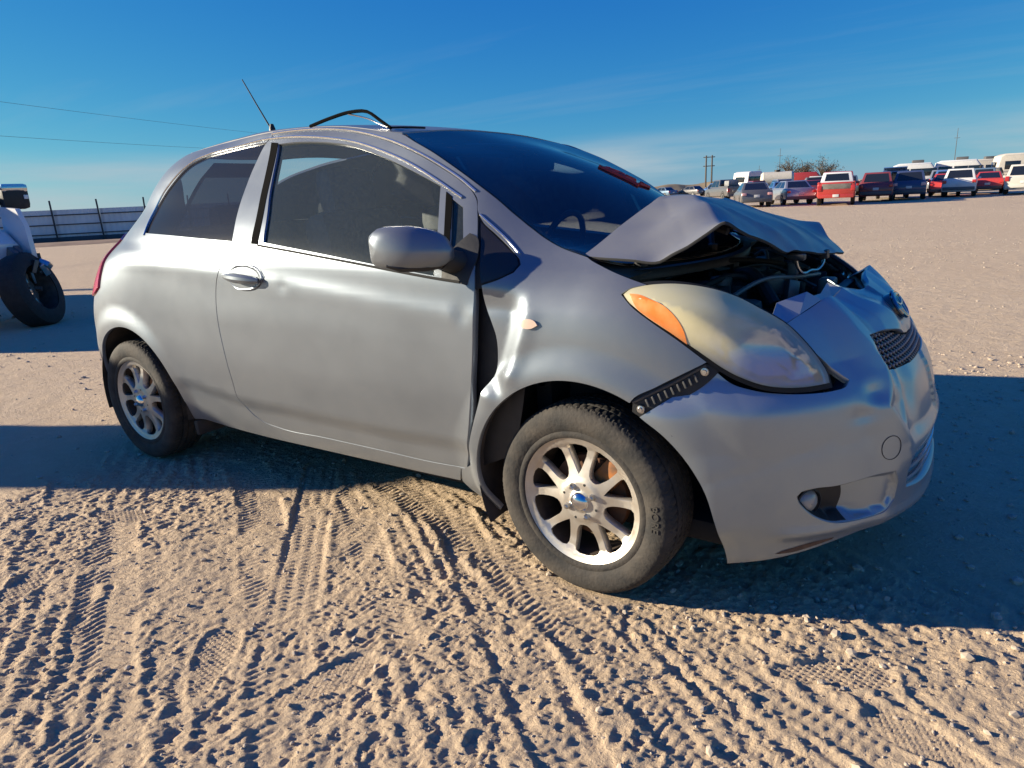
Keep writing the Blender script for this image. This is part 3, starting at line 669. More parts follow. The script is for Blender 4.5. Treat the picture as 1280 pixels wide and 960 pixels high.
for mir in (False, True):
    sfx = None
    bs = panel('side_panel', SILVER, car, side, [glass_q], mirror=mir, step=.016)
    panel('quarter_window', GL_DARK, bs, glass_q, fn=plain_fn, lift=-.006, depth=.003, gap=-.004, mirror=mir)
    dr = panel('door', SILVER, car, D, [OUT['door_glass'], OUT['front_pane']], mirror=mir, sp=.02, step=.016, depth=.03)
    panel('door_window', GL_DOOR, dr, OUT['door_glass'], fn=plain_fn, lift=-.009, depth=.003, gap=-.004, mirror=mir)
    panel('vent_window', GL_DOOR, dr, OUT['front_pane'], fn=plain_fn, lift=-.007, depth=.003, gap=-.004, mirror=mir)
    panel('pillar_strip', mat('dull_rubber', (.006, .006, .006), 1., spec=.05), dr, [(-1.345, 1.058), (-1.382, 1.056), (-1.396, 1.144), (-1.43, 1.264), (-1.472, 1.437), (-1.515, 1.442), (-1.468, 1.264), (-1.435, 1.144), (-1.425, 1.058)][1:], fn=plain_fn, lift=.0015, depth=.004, gap=0, mirror=mir)
    panel('vent_divider', MATS['dull_rubber'], dr, [(-.535, 1.214), (-.508, 1.198), (-.474, 1.067), (-.447, .953), (-.468, .955), (-.497, 1.067)], fn=plain_fn, lift=.0015, depth=.004, gap=0, mirror=mir)
    pl = panel('windshield_pillar', SILVER, car, pillar, mirror=mir, sp=.018, step=.012, gap=0)
    fe = panel('front_fender', SILVER, car, fend, mirror=mir, sp=.014, step=.012, gap=0, depth=.02)
    panel('corner_window', GL_DARK, pl, OUT['tri_glass'], fn=plain_fn, lift=-.003, depth=.004, gap=0, mirror=mir)
    panel('corner_window_seal', RUBBER, pl, OUT['tri_hyp'][0:1]+OUT['tri_hyp'][1:]+[(-.36, .93), (-.372, 1.02), (-.405, 1.13)], fn=plain_fn, lift=-.008, depth=.004, gap=-.006, mirror=mir)
    # bright tubes standing in for sun glints on window flange and door-frame edge
    s_ = -1 if mir else 1
    def on_body(pts, lift):
        q = resample(pts, .02, 170, closed=False); a = P(q[:, 0], q[:, 1]); e = 1e-3
        n = np.cross(P(q[:, 0]+e, q[:, 1])-P(q[:, 0]-e, q[:, 1]), P(q[:, 0], q[:, 1]+e)-P(q[:, 0], q[:, 1]-e)); n /= np.linalg.norm(n, axis=1)[:, None]
        a = a+n*lift; a[:, 1] *= s_; return a
    MB().tube(on_body(OUT['inner_line'][:8], .001), .0042, 6).build('window_edge_glint', GLINT, bs)
    MB().tube(on_body(OUT['inner_line'][7:15], .001), .0050, 6).build('window_edge_glint', GLINT, dr)
    MB().tube(on_body(OUT['inner_line'][15:], .001), .0040, 6).build('window_edge_glint', GLINT, pl)
    MB().tube(on_body([(-1.53, 1.478), (-1.424, 1.480), (-1.30, 1.477), (-1.14, 1.462), (-.969, 1.431), (-.756, 1.371), (-.574, 1.293), (-.487, 1.247), (-.43, 1.210)], .0), .0048, 6).build('door_frame_glint', GLINT, pl)
    MB().tube(on_body([(-1.38, 1.053), (-1.2, 1.034), (-1.049, 1.017), (-.841, .994), (-.655, .972), (-.51, .955), (-.40, .944)], .001), .0048, 6).build('belt_moulding', RUBBER, dr)
    # side marker lamp
    mk_ = panel('side_marker', mat('marker_lens', (.72, .52, .40), .25, coat=.5), fe, OUT['marker'], fn=body_fn, sp=.01, lift=.007, depth=.01, gap=0, mirror=mir, corner=80)
    parts[mir] = (bs, dr, pl, fe)
bs, dr, pl, fe = parts[False]

# tail lamps wrap the rear corners
for mir in (False, True):
    panel('tail_lamp', mat('red_lens', (.55, .03, .05), .25, coat=.6), car, [(-2.60, 1.068), (-2.60, 1.03), (-2.585, .98), (-2.56, .85), (-2.62, .81), (-2.78, .80), (-2.86, .84), (-2.88, .95), (-2.86, 1.05), (-2.76, 1.09)], fn=body_fn, lift=.010, depth=.016, gap=0, mirror=mir)
# tailgate: closes the back between the two corners
def rear_fn(t, z):
    a = P(np.full(np.shape(z), UEND+.01), z); x0 = a[..., 0]; y0 = np.abs(a[..., 1])
    s = np.clip(t, -1, 1); x = x0-(np.abs(XR(z)-x0))*(1-np.abs(s)**2.2); return np.stack([x, s*y0*-1, z], -1)
zz = np.concatenate([np.linspace(.28, 1.08, 15), np.linspace(1.115, 1.33, 6), [1.36, 1.43]]); tt = np.concatenate([[1, .93], np.linspace(.86, -.86, 15), [-.93, -1]]); T_, Z_ = np.meshgrid(tt, zz); q = rear_fn(T_, Z_).reshape(-1, 3)
mesh('tailgate', q, [(i*19+j, i*19+j+1, (i+1)*19+j+1, (i+1)*19+j) for i in range(len(zz)-1) for j in range(18) if not (14 <= i < 21 and 2 <= j < 16)], SILVER, car)
Tg, Zg = np.meshgrid(np.linspace(.86, -.86, 15), np.linspace(1.08, 1.36, 8)); q = rear_fn(Tg, Zg).reshape(-1, 3)+np.array([-.006, 0, .003])
mesh('rear_window', q, [(i*15+j, i*15+j+1, (i+1)*15+j+1, (i+1)*15+j) for i in range(7) for j in range(14)], GL_DARK, car)

# ---- roof and windshield: thin-plate sheets over (x, y)
def sym(ps): return [p for a in ps for p in ((a,) if a[1] == 0 else (a, (a[0], -a[1], a[2])))]
re3 = P(np.array([-.881, -.975, -1.15, -1.312, -1.435, -1.532, -1.781, -1.95, -2.142, -2.45]), np.array([1.432, 1.448, 1.474, 1.486, 1.489, 1.488, 1.481, 1.475, 1.468, 1.452]))
edge = [tuple(p) for p in re3]
header = [(-.822, -.558, 1.423), (-.835, -.30, 1.446), (-.842, 0, 1.454)]
rc = sym(edge)+sym(header)+sym([(-1.06, 0, 1.488), (-1.33, 0, 1.517), (-1.6, 0, 1.533), (-1.86, 0, 1.538), (-2.2, 0, 1.522), (-2.48, 0, 1.475), (-1.06, -.3, 1.479), (-1.33, -.3, 1.507), (-1.6, -.32, 1.523), (-1.86, -.32, 1.527), (-2.2, -.3, 1.508), (-2.46, -.25, 1.472)])
roof_z = tps_fn(rc)
redge = edge+[(-2.53, -.25, 0), (-2.56, 0, 0)]
plan = [(p[0], p[1]) for p in redge]+[(p[0], -p[1]) for p in redge[-2::-1]]+[(-.822, .558), (-.835, .30), (-.842, 0), (-.835, -.30), (-.822, -.558)]
def xy_fn(zf): return lambda a, b: np.stack([np.asarray(a, float), np.asarray(b, float), zf(a, b)], -1)
def sheet(name, m, plan, zf, sp=.04, depth=.012, gap=.001, back=None, parent=car, lift=0., corner=32, ring=.006, extra=None, holes=()):
    o = resample(plan, sp*.6, corner)
    if area(o) < 0: o = o[::-1]
    if gap: o = inset(o, gap)
    V, F = tri2d(o, [np.array(h) for h in holes], sp, ring, extra); return surf_mesh(name, V, F, xy_fn(zf), m, parent, depth, back=back, lift=lift)
roof = sheet('roof', SILVER, plan, roof_z, back=mat('headliner', (.36, .35, .33), .9))
we = P(np.array([p[0] for p in OUT['ws_edge']]), np.array([p[1] for p in OUT['ws_edge']]))
we = we+np.array([0, .006, 0]); we[0] = (-.815, -.556, 1.421)
wse = [tuple(p) for p in we]
base = [(.03, -.60, .985), (.10, -.40, .975), (.145, -.2, .970), (.16, 0, .968)]
wctl = sym(wse)+sym(base)+sym([(-.842, 0, 1.451), (-.835, -.30, 1.443), (-.6, 0, 1.373), (-.37, 0, 1.285), (-.17, 0, 1.190), (.02, 0, 1.075), (-.75, -.3, 1.408), (-.52, -.3, 1.318), (-.3, -.3, 1.222), (-.12, -.3, 1.123), (.04, -.32, 1.02)])
ws_z = tps_fn(wctl)
wplan = [(-.842, 0), (-.835, -.30)]+[(p[0], p[1]) for p in wse]+[(p[0], p[1]) for p in base]
wplan = wplan+[(x, -y) for x, y in wplan[-2:0:-1]]
ws = sheet('windshield', GL_WS, wplan, ws_z, depth=.004, gap=.004, sp=.035)
wo_ = resample(wplan, .03); wo_ = wo_ if area(wo_) > 0 else wo_[::-1]
wo_ = inset(wo_, .001); wi_ = inset(wo_, .028)
V, F = tri2d(wo_, [wi_], .03, 0); surf_mesh('windshield_seal', V, F, xy_fn(ws_z), mat('black_frit', (.006, .006, .007), .25, coat=.4), ws, .004, lift=-.004)
# dark sun band across the top of the glass
def near_poly(t0, t1, n=20):
    yy = np.linspace(-.53, .53, n); a = [(-.80+t0-.03*(abs(y)/.53)**2*0, y) for y in yy]; b = [(-.80+t1+.02*(1-(y/.53)**2), y) for y in yy[::-1]]; return a+b
sheet('sun_band', glass('sun_band_glass', (.16, .24, .34), .02), near_poly(.005, .085), ws_z, depth=0, gap=0, parent=ws, lift=-.003, ring=0)
# orange-red lot marking hand-written on the far side of the windshield
PENR = mat('red_marker_paint', (.75, .045, .03), .6)
mk2 = MB()
def ws_stroke(pts, r=.006):
    pp = resample(pts, .01, 60, closed=False); z = ws_z(pp[:, 0], pp[:, 1])
    mk2.tube([(x, y, zz_+.004) for (x, y), zz_ in zip(pp, z)], r, 5)
ws_stroke([(-.36, .13), (-.33, .17), (-.30, .15), (-.32, .10), (-.36, .10), (-.36, .14)], .008); ws_stroke([(-.30, .16), (-.27, .17), (-.25, .14), (-.27, .10), (-.30, .11), (-.30, .15)], .008)
ws_stroke([(-.24, .17), (-.20, .16), (-.215, .10)], .008); ws_stroke([(-.37, .07), (-.31, .06), (-.25, .065), (-.20, .06)], .008)
mk2.build('lot_marking', PENR, ws)
# wipers and cowl
cow = sheet('cowl', BLACK, [(-.03, -.66), (.04, -.60), (.11, -.40), (.155, -.2), (.17, 0), (.155, .2), (.11, .40), (.04, .60), (-.03, .66), (.04, .66), (.12, .47), (.18, .22), (.20, 0), (.18, -.22), (.12, -.47), (.04, -.66)], lambda a, b: .962-.05*(np.asarray(a)-.1)+0*np.asarray(b), depth=.03, gap=0)
def wiper(px0, tip):
    r = resample([px0, tip], .06, closed=False); z = ws_z(r[:, 0], r[:, 1])
    b = MB().tube([(x, y, q_+.016) for (x, y), q_ in zip(r, z)], .007, 6); h = empty if False else None
    o = b.build('wiper', BLACK, car)
    mid = len(r)//2; a0 = Vector((r[mid][0], r[mid][1], z[mid]+.02)); a1 = Vector((px0[0]+.10, px0[1]-.08, .985))
    MB().tube([a0, a0.lerp(a1, .4)+Vector((0, 0, .035)), a1], [.006, .008, .011], 6).build('wiper_arm', BLACK, o)
    MB().lathe([(.001, -.012), (.02, -.012), (.02, .012), (.001, .016)], 10, tuple(a1), 'z').build('wiper_pivot', BLACK, o)
wiper((-.02, -.48), (-.01, .08)); wiper((.03, .02), (-.02, .52))
# things on the roof: antenna and the torn loose gutter rubber arching up
an = MB().lathe([(.001, .02), (.008, .018), (.014, 0), (.016, -.012)], 10, (-1.845, -.30, float(roof_z(np.array(-1.845), np.array(-.30)))+.008), 'z').build('antenna', BLACK, car)
MB().tube([(-1.848, -.30, 1.53), (-1.93, -.30, 1.645), (-2.013, -.30, 1.765)], [.0036, .003, .0024], 6).build('antenna_mast', BLACK, an)
lr = MB().tube(resample([(-1.33, -.525, 1.49), (-1.22, -.525, 1.508), (-1.10, -.52, 1.521), (-1.02, -.52, 1.514), (-.955, -.525, 1.478), (-.90, -.53, 1.446)], .03, 170, closed=False), .0065, 6).build('loose_gutter_rubber', mat('dull_rubber', (.006, .006, .006), 1., spec=.05), car)
MB().tube(resample([(-1.12, -.52, 1.515), (-1.04, -.50, 1.493), (-.98, -.50, 1.468), (-.92, -.51, 1.449)], .03, 170, closed=False), .003, 6).build('torn_strip', CHROME, lr)
MB().tube(resample([(-.92, -.52, 1.450), (-.88, -.47, 1.450), (-.85, -.40, 1.449)], .03, 170, closed=False), .004, 6).build('torn_strip', RUBBER, lr)

# ---- door handle and mirror
def body_pt(u, z, lift=0.):
    a = body_fn(np.array([u]), np.array([z]))[0]; e = 1e-3
    n = np.cross(P(u+e, z)-P(u-e, z), P(u, z+e)-P(u, z-e)); n = n/np.linalg.norm(n); return Vector(a+n*lift), Vector(n)
for mir in (False, True):
    pr = parts[mir][1]; cup = OUT['handle_cup']; sg = -1 if mir else 1
    def cup_fn(u, z):
        a = body_fn(u, z); r = np.hypot((np.asarray(u)+1.463)/.12, (np.asarray(z)-.932)/.05); k = np.clip(1-r, 0, 1)
        a[..., 1] += -.004*sm((1.08-r)/.1)+.020*sm(k/.6); return a
    hd = panel('handle_cup', SILVER, pr, cup, fn=cup_fn, sp=.01, lift=.001, depth=.004, gap=0, mirror=mir, corner=80)
    hp = []
    for t in np.linspace(0, 1, 9):
        u = -1.565+.215*t; z = .936-.012*t; b_, n_ = body_pt(u, z, .002+.032*math.sin(math.pi*min(max(t, .04), .96))**.5); hp.append((b_.x, b_.y*sg, b_.z))
    hb = MB(); hb.tube(hp, [.009, .013, .015, .016, .0165, .016, .015, .013, .008], 10); ho = hb.build('door_handle', SILVER, pr)
    for v in ho.data.vertices: v.co.z = .93+(v.co.z-.93)*1.15
    b_, n_ = body_pt(-1.36, .925, .012)
    MB().lathe([(.001, .006), (.010, .005), (.012, 0)], 12, (b_.x, b_.y*sg, b_.z), 'y').build('key_lock', CHROME, pr)
# mirror: rounded shell facing forward, glass at the back, black foot on the sail panel
def mirror_shell(t, a):
    """t across from the body outwards, a round the section"""
    return None
for mir in (False, True):
    sg = -1 if mir else 1
    secs = []
    # (y, x centre, z centre, half depth, half height) from the inner end outwards
    S_ = [(-.835, -.425, 1.045, .028, .026), (-.845, -.43, 1.046, .045, .044), (-.865, -.445, 1.050, .058, .053), (-.89, -.468, 1.054, .064, .058), (-.915, -.495, 1.056, .066, .060), (-.935, -.52, 1.056, .064, .059), (-.952, -.543, 1.055, .058, .055), (-.964, -.562, 1.053, .046, .046), (-.971, -.575, 1.052, .026, .028), (-.973, -.58, 1.052, .004, .004)]
    V = []; F = []; n = 28
    for (y, x, z, hx, hz) in S_:
        for k in range(n):
            a = 2*math.pi*k/n; c, s = math.cos(a), math.sin(a); pw = .62
            pw = .5; zz0 = hz*1.08*math.copysign(abs(s)**pw, s); V.append((x+hx*1.15*math.copysign(abs(c)**pw, c)-.012-(.62 if zz0 > -hz*.25 else -.5)*(zz0+hz*.25)*(1 if c > 0 else .15), y*sg, z+zz0))
    for i in range(len(S_)-1):
        for k in range(n): F.append((i*n+k, i*n+(k+1) % n, (i+1)*n+(k+1) % n, (i+1)*n+k))
    F += [tuple(range(n)), tuple(range((len(S_)-1)*n, len(S_)*n))]
    b = MB(); b.v = V; b.f = F
    mo = b.build('wing_mirror', SILVER, parts[mir][1], auto=60)
    f = MB(); f.tube([(-.44, -.845*sg, 1.02), (-.425, -.80*sg, 1.0), (-.43, -.75*sg, .99)], [.036, .036, .055], 12); f.build('mirror_foot', BLACK, mo)
    b2 = MB(); zb = 1.004
    b2.tube([(-.425, -.838*sg, zb), (-.47, -.89*sg, zb-.006), (-.53, -.94*sg, zb-.005), (-.565, -.962*sg, zb+.002)], [.012, .016, .015, .006], 8); b2.build('mirror_underside', BLACK, mo)
    gl = MB(); gl.box((-.572, -.905*sg, 1.055), (.006, .11, .085), .004, Matrix.Rotation(R_(18)*sg, 3, 'Z')); gl.build('mirror_glass', mat('mirror_silver', (.8, .8, .8), .03, 1.), mo)
    panel('sail_panel', BLACK, parts[mir][1], [(-.375, .935), (-.36, 1.02), (-.385, 1.075), (-.41, 1.085), (-.445, 1.05), (-.47, 1.0), (-.47, .955)], fn=plain_fn, lift=.003, depth=.008, gap=0, mirror=mir, corner=60)
# ---- under the skin: floor, bulkhead, wheel housings, cabin trim
TRIM = mat('cabin_trim', (.11, .108, .10), .85, var=.2)
b = MB(); b.box((-1.18, 0, .215), (3.3, 1.34, .07), .02); b.box((-2.72, 0, .36), (.45, 1.2, .30), .05); b.box((.28, 0, .28), (.46, .96, .10), .02); b.build('underbody', DARK, car)
MB().box((-.20, 0, .58), (.06, 1.36, .72), .01).build('bulkhead', DARK, car)
MB().box((-2.62, 0, .62), (.05, 1.3, .75), .01).build('cargo_wall', TRIM, car)
for mir in (False, True):
    s_ = -1 if mir else 1
    panel('door_trim', TRIM, car, [(-2.0, .27), (-.40, .27), (-.36, .6), (-.36, .93), (-.6, .955), (-1.05, 1.0), (-1.55, 1.05), (-2.0, 1.08)], fn=plain_fn, lift=-.055, depth=.004, gap=0, sp=.08, mirror=mir)
    panel('cargo_trim', TRIM, car, [(-2.0, .70), (-2.0, 1.07), (-2.35, 1.07), (-2.6, 1.0), (-2.7, .8), (-2.5, .72)], fn=plain_fn, lift=-.05, depth=.004, gap=0, sp=.08, mirror=mir)
    panel('door_jamb', BLACK, car, [(-.50, .26), (-.24, .40), (-.19, .62), (-.19, .90), (-.24, .985), (-.42, .96)], fn=plain_fn, lift=-.050, depth=.004, gap=0, sp=.06, mirror=mir)
    for cx, cz, rr, a0, a1 in ((0, .315, .372, 40, 206), (-2.41, .31, .37, -8, 194)):
        n = 40; V = []; F = []; rows = (-.825, -.74, -.62, -.46, -.45); rad = (rr, rr*1.03, rr*1.03, rr*1.0, .05)
        for y, r in zip(rows, rad):
            for k in range(n+1):
                a = R_(a0+(a1-a0)*k/n); V.append((cx+r*math.cos(a), y*s_, cz+r*math.sin(a)))
        for i in range(len(rows)-1):
            for k in range(n): F.append((i*(n+1)+k, i*(n+1)+k+1, (i+1)*(n+1)+k+1, (i+1)*(n+1)+k))
        bb = MB(); bb.v = V; bb.f = F; bb.build('wheel_liner', mat('dusty_liner', (.03, .028, .026), .9, col2=(.075, .06, .048), vscale=9), car)
    MB().box((-2.03, -.72*s_, .215), (.03, .16, .07), .01, Matrix.Rotation(R_(-8), 3, 'Y')).build('mud_flap', MATS['dusty_liner'], car)
# seats, wheel and dashboard seen through the glass
SEAT = mat('grey_seat_cloth', (.17, .17, .172), .95, var=.3, vscale=30)
def seat(x, y):
    root = MB().box((x+.02, y, .53), (.50, .48, .16), .05).build('front_seat', SEAT, car)
    MB().box((x-.27, y, .86), (.15, .46, .62), .06, Matrix.Rotation(R_(-14), 3, 'Y')).build('seat_back', SEAT, root)
    MB().box((x-.36, y, 1.24), (.10, .26, .19), .045, Matrix.Rotation(R_(-10), 3, 'Y')).build('head_rest', SEAT, root)
    for dy in (-.06, .06): MB().tube([(x-.335, y+dy, 1.08), (x-.355, y+dy, 1.2)], .008, 6).build('head_rest_post', CHROME, root)
seat(-.98, -.36); seat(-.98, .36)
rs = MB().box((-1.82, 0, .55), (.46, 1.20, .18), .05).build('rear_bench', SEAT, car)
MB().box((-2.08, 0, .85), (.14, 1.2, .55), .05, Matrix.Rotation(R_(-16), 3, 'Y')).build('bench_back', SEAT, rs)
for y in (-.34, .34): MB().box((-2.17, y, 1.14), (.09, .24, .14), .04).build('head_rest', SEAT, rs)
dsh = MB().prism([(-.62, .62), (-.66, .80), (-.56, .965), (-.30, 1.0), (-.02, .985), (.10, .955), (.02, .88), (-.2, .6)], -.68, .68).build('dashboard', TRIM, car)
MB().box((-.60, 0, .90), (.06, .30, .22), .03).build('centre_stack', mat('grey_plastic', (.14, .14, .14), .6), dsh)
sw = MB(); ring = [(-.72+.07*math.sin(a)*-1*0+.06*math.sin(a), .36+.19*math.cos(a), .93+.175*math.sin(a)) for a in np.linspace(0, 2*math.pi, 33)]
swo = sw.tube(ring, .015, 8, cap=False).build('steering_wheel', BLACK, car)
MB().box((-.71, .36, .925), (.06, .17, .11), .03, Matrix.Rotation(R_(-20), 3, 'Y')).tube([(-.69, .36, .92), (-.45, .36, .85)], .03, 8).build('steering_hub', BLACK, swo)
MB().tube([(-.62, 0, 1.36), (-.60, 0, 1.335)], .008, 6).box((-.605, 0, 1.315), (.025, .22, .06), .02).build('rear_view_mirror', BLACK, car)
for y in (-.34, .34): MB().box((-.715, y, 1.362), (.16, .40, .016), .006, Matrix.Rotation(R_(17), 3, 'Y')).build('sun_visor', mat('visor_cloth', (.20, .19, .175), .9), car)

# ---- wheels
RIM = mat('dusty_alloy', (.60, .57, .52), .50, .85, col2=(.48, .42, .35), vscale=14)
TYRE = mat('dusty_tyre', (.022, .021, .020), .85, col2=(.062, .052, .042), vscale=13, bump=.25, bscale=90)
RUST = mat('rusty_disc', (.20, .085, .035), .8, .2, col2=(.10, .05, .03), vscale=20)
def tyre_mesh():
    R0, hw, n = .301, .0925, 300
    prof = [(.199, -.070), (.2015, -.084), (.206, -.087), (.214, -.0885), (.222, -.0855), (.232, -.0905), (.245, -.0935), (.262, -.0935), (.276, -.0905), (.286, -.086), (.2915, -.081), (.2955, -.075)]
    side_n = len(prof)
    tr = [(.2975, -.069), (.2985, -.062), (.2992, -.0485), (.2992, -.0472), (.2925, -.0465), (.2925, -.0405), (.2998, -.0398), (.3004, -.0385), (.301, -.0215), (.301, -.020), (.2935, -.0195), (.2935, -.0130), (.301, -.0125), (.301, -.006), (.301, .0)]
    full = prof+tr; full = full+[(r, -h) for r, h in full[-2::-1]]
    V = []; m_ = len(full)
    for k in range(n):
        a = 2*math.pi*k/n
        for i, (r, h) in enumerate(full):
            t = abs(h)
            ph = k+int(t*260)          # slanted sipes
            if t < .082 and r > .29 and ph % 4 == 0: r -= .0042 if t > .045 else .0028
            elif .068 < t < .083 and r > .285 and (k % 6) in (3,): r -= .002
            V.append((r*math.cos(a), h, r*math.sin(a)))
    F = [(k*m_+i, k*m_+i+1, ((k+1) % n)*m_+i+1, ((k+1) % n)*m_+i) for k in range(n) for i in range(m_-1)]
    return V, F
tv, tf = tyre_mesh()
def rim_holes(n=10):
    hs = []
    for k in range(n):
        a0 = 1.66+2*math.pi*k/n; q = []
        for r, w in (((.084, 0), (.097, .0080), (.120, .0190), (.140, .0280), (.158, .0345), (.170, .0345), (.177, .022), (.1795, 0)) if k % 2 == 0 else ((.079, 0), (.0805, .011), (.087, .0195), (.101, .0280), (.120, .0345), (.140, .0395), (.158, .0435), (.170, .041), (.177, .026), (.1795, 0))):
            q.append((r, w))   # five narrow V windows alternate with five wide U windows
        pts = [(r, w) for r, w in q]+[(r, -w) for r, w in q[-2:0:-1]]
        hs.append(np.array([(r*math.cos(a0)-w*math.sin(a0), r*math.sin(a0)+w*math.cos(a0)) for r, w in pts]))
    return hs
def rim_fn(a, b):
    a = np.asarray(a, float); b = np.asarray(b, float); r = np.hypot(a, b)
    h = np.interp(r, [0, .03, .036, .060, .075, .10, .14, .168, .176, .183, .190, .197, .202], [.010, .010, .006, .005, -.001, -.006, -.012, -.010, -.004, .001, .003, .007, .010])
    return np.stack([a, -(h+.072), b], -1)
orim = np.array([(.2015*math.cos(t), .2015*math.sin(t)) for t in np.linspace(0, 2*math.pi, 97)[:-1]])
ex = np.concatenate([[(r*math.cos(t), r*math.sin(t)) for t in np.linspace(0, 2*math.pi, 73)[:-1]] for r in (.030, .036, .060, .184, .190, .196)])
Vr, Fr = tri2d(orim, rim_holes(), .0085, .0025, ex)
def build_wheel(loc, steer, left, mats=True):
    w = empty('wheel'); w.parent = car; w.location = loc; w.rotation_euler = (0, 0, steer+(math.pi if left else 0))
    if 'w' not in WM:
        o = mesh('tyre', tv, tf, TYRE, w); o.data.set_sharp_from_angle(angle=R_(38)); WM['w'] = o.data
        bm = bmesh.new(); bm.from_mesh(o.data); bmesh.ops.recalc_face_normals(bm, faces=bm.faces); bm.to_mesh(o.data); bm.free(); o.data.set_sharp_from_angle(angle=R_(38))
        r = surf_mesh('rim', Vr, Fr, rim_fn, RIM, w, depth=.03); WM['r'] = r.data
        bb = MB().lathe([(.2005, -.074), (.190, -.06), (.183, -.03), (.180, .02), (.190, .07), (.203, .078)], 64).build('rim_barrel', mat('brown_barrel', (.10, .075, .058), .6, .5, col2=(.055, .043, .035), vscale=20), w); WM['b'] = bb.data
        d = MB().lathe([(.02, -.018), (.128, -.018), (.130, -.012), (.130, .008), (.02, .008)], 48); d.lathe([(.001, -.03), (.055, -.03), (.068, -.018)], 32); d = d.build('brake_disc', RUST, w); WM['d'] = d.data
        c = MB().box((.075, -.012, .085), (.075, .05, .10), .012, Matrix.Rotation(R_(40), 3, 'Y')).build('brake_caliper', mat('orange_rust', (.42, .15, .035), .7, col2=(.12, .07, .04), vscale=30), w); WM['c'] = c.data
        hub = MB().lathe([(.0005, -.098), (.012, -.0965), (.022, -.0925), (.029, -.086), (.0315, -.079)], 28).build('centre_cap', mat('cap_chrome', (.72, .73, .75), .12, 1.), w); WM['h'] = hub.data
        nut = MB().lathe([(.0005, -.092), (.005, -.0915), (.0085, -.088), (.0098, -.080), (.0115, -.077)], 6).build('lug_nut', CHROME, w); WM['n'] = nut.data; nut.location = (.05*math.cos(.5), 0, .05*math.sin(.5))
        for i in range(1, 4): a = .5+i*math.pi/2; obj_of(WM['n'], 'lug_nut', w, (.05*math.cos(a), 0, .05*math.sin(a)))
        for i in range(4): a = .5+math.pi/4+i*math.pi/2; pass
        hm = MB().lathe([(.0005, -.0775), (.0045, -.0775)], 8).build('bolt_hole', DARK, w); WM['x'] = hm.data; hm.location = (.058*math.cos(.5+.785), 0, .058*math.sin(.5+.785))
        for i in range(1, 4): a = .5+.785+i*math.pi/2; obj_of(WM['x'], 'bolt_hole', w, (.058*math.cos(a), 0, .058*math.sin(a)))
    else:
        for k, nme in (('w', 'tyre'), ('r', 'rim'), ('b', 'rim_barrel'), ('d', 'brake_disc'), ('c', 'brake_caliper'), ('h', 'centre_cap')): obj_of(WM[k], nme, w)
        for i in range(4):
            a = .5+i*math.pi/2; obj_of(WM['n'], 'lug_nut', w, (.05*math.cos(a), 0, .05*math.sin(a)))
            a += .785; obj_of(WM['x'], 'bolt_hole', w, (.058*math.cos(a), 0, .058*math.sin(a)))
    return w
WM = {}
wf = build_wheel((0, -.735, .297), R_(-3.5), False); build_wheel((0, .735, .297), R_(-3.5), True)
build_wheel((-2.46, -.735, .297), 0, False); build_wheel((-2.46, .735, .297), 0, True)
# raised maker's name on the front tyre, and size moulding
def side_text(body, parent, r, a0, size):
    cu = bpy.data.curves.new('t', 'FONT'); cu.body = body; cu.size = size; cu.extrude = .0009; ob = bpy.data.objects.new('t', cu); COL.objects.link(ob)
    dg = bpy.context.evaluated_depsgraph_get(); me_ = bpy.data.meshes.new_from_object(ob.evaluated_get(dg)); bpy.data.objects.remove(ob)
    for v in me_.vertices:
        rr = r+v.co.y; an = a0-v.co.x/r; v.co = Vector((rr*math.cos(an), -.0945-v.co.z, rr*math.sin(an)))
    me_.materials.append(mat('tyre_lettering', (.045, .040, .034), .85)); return obj_of(me_, 'tyre_lettering', parent)
side_text('BORE', wf, .243, R_(12), .032)

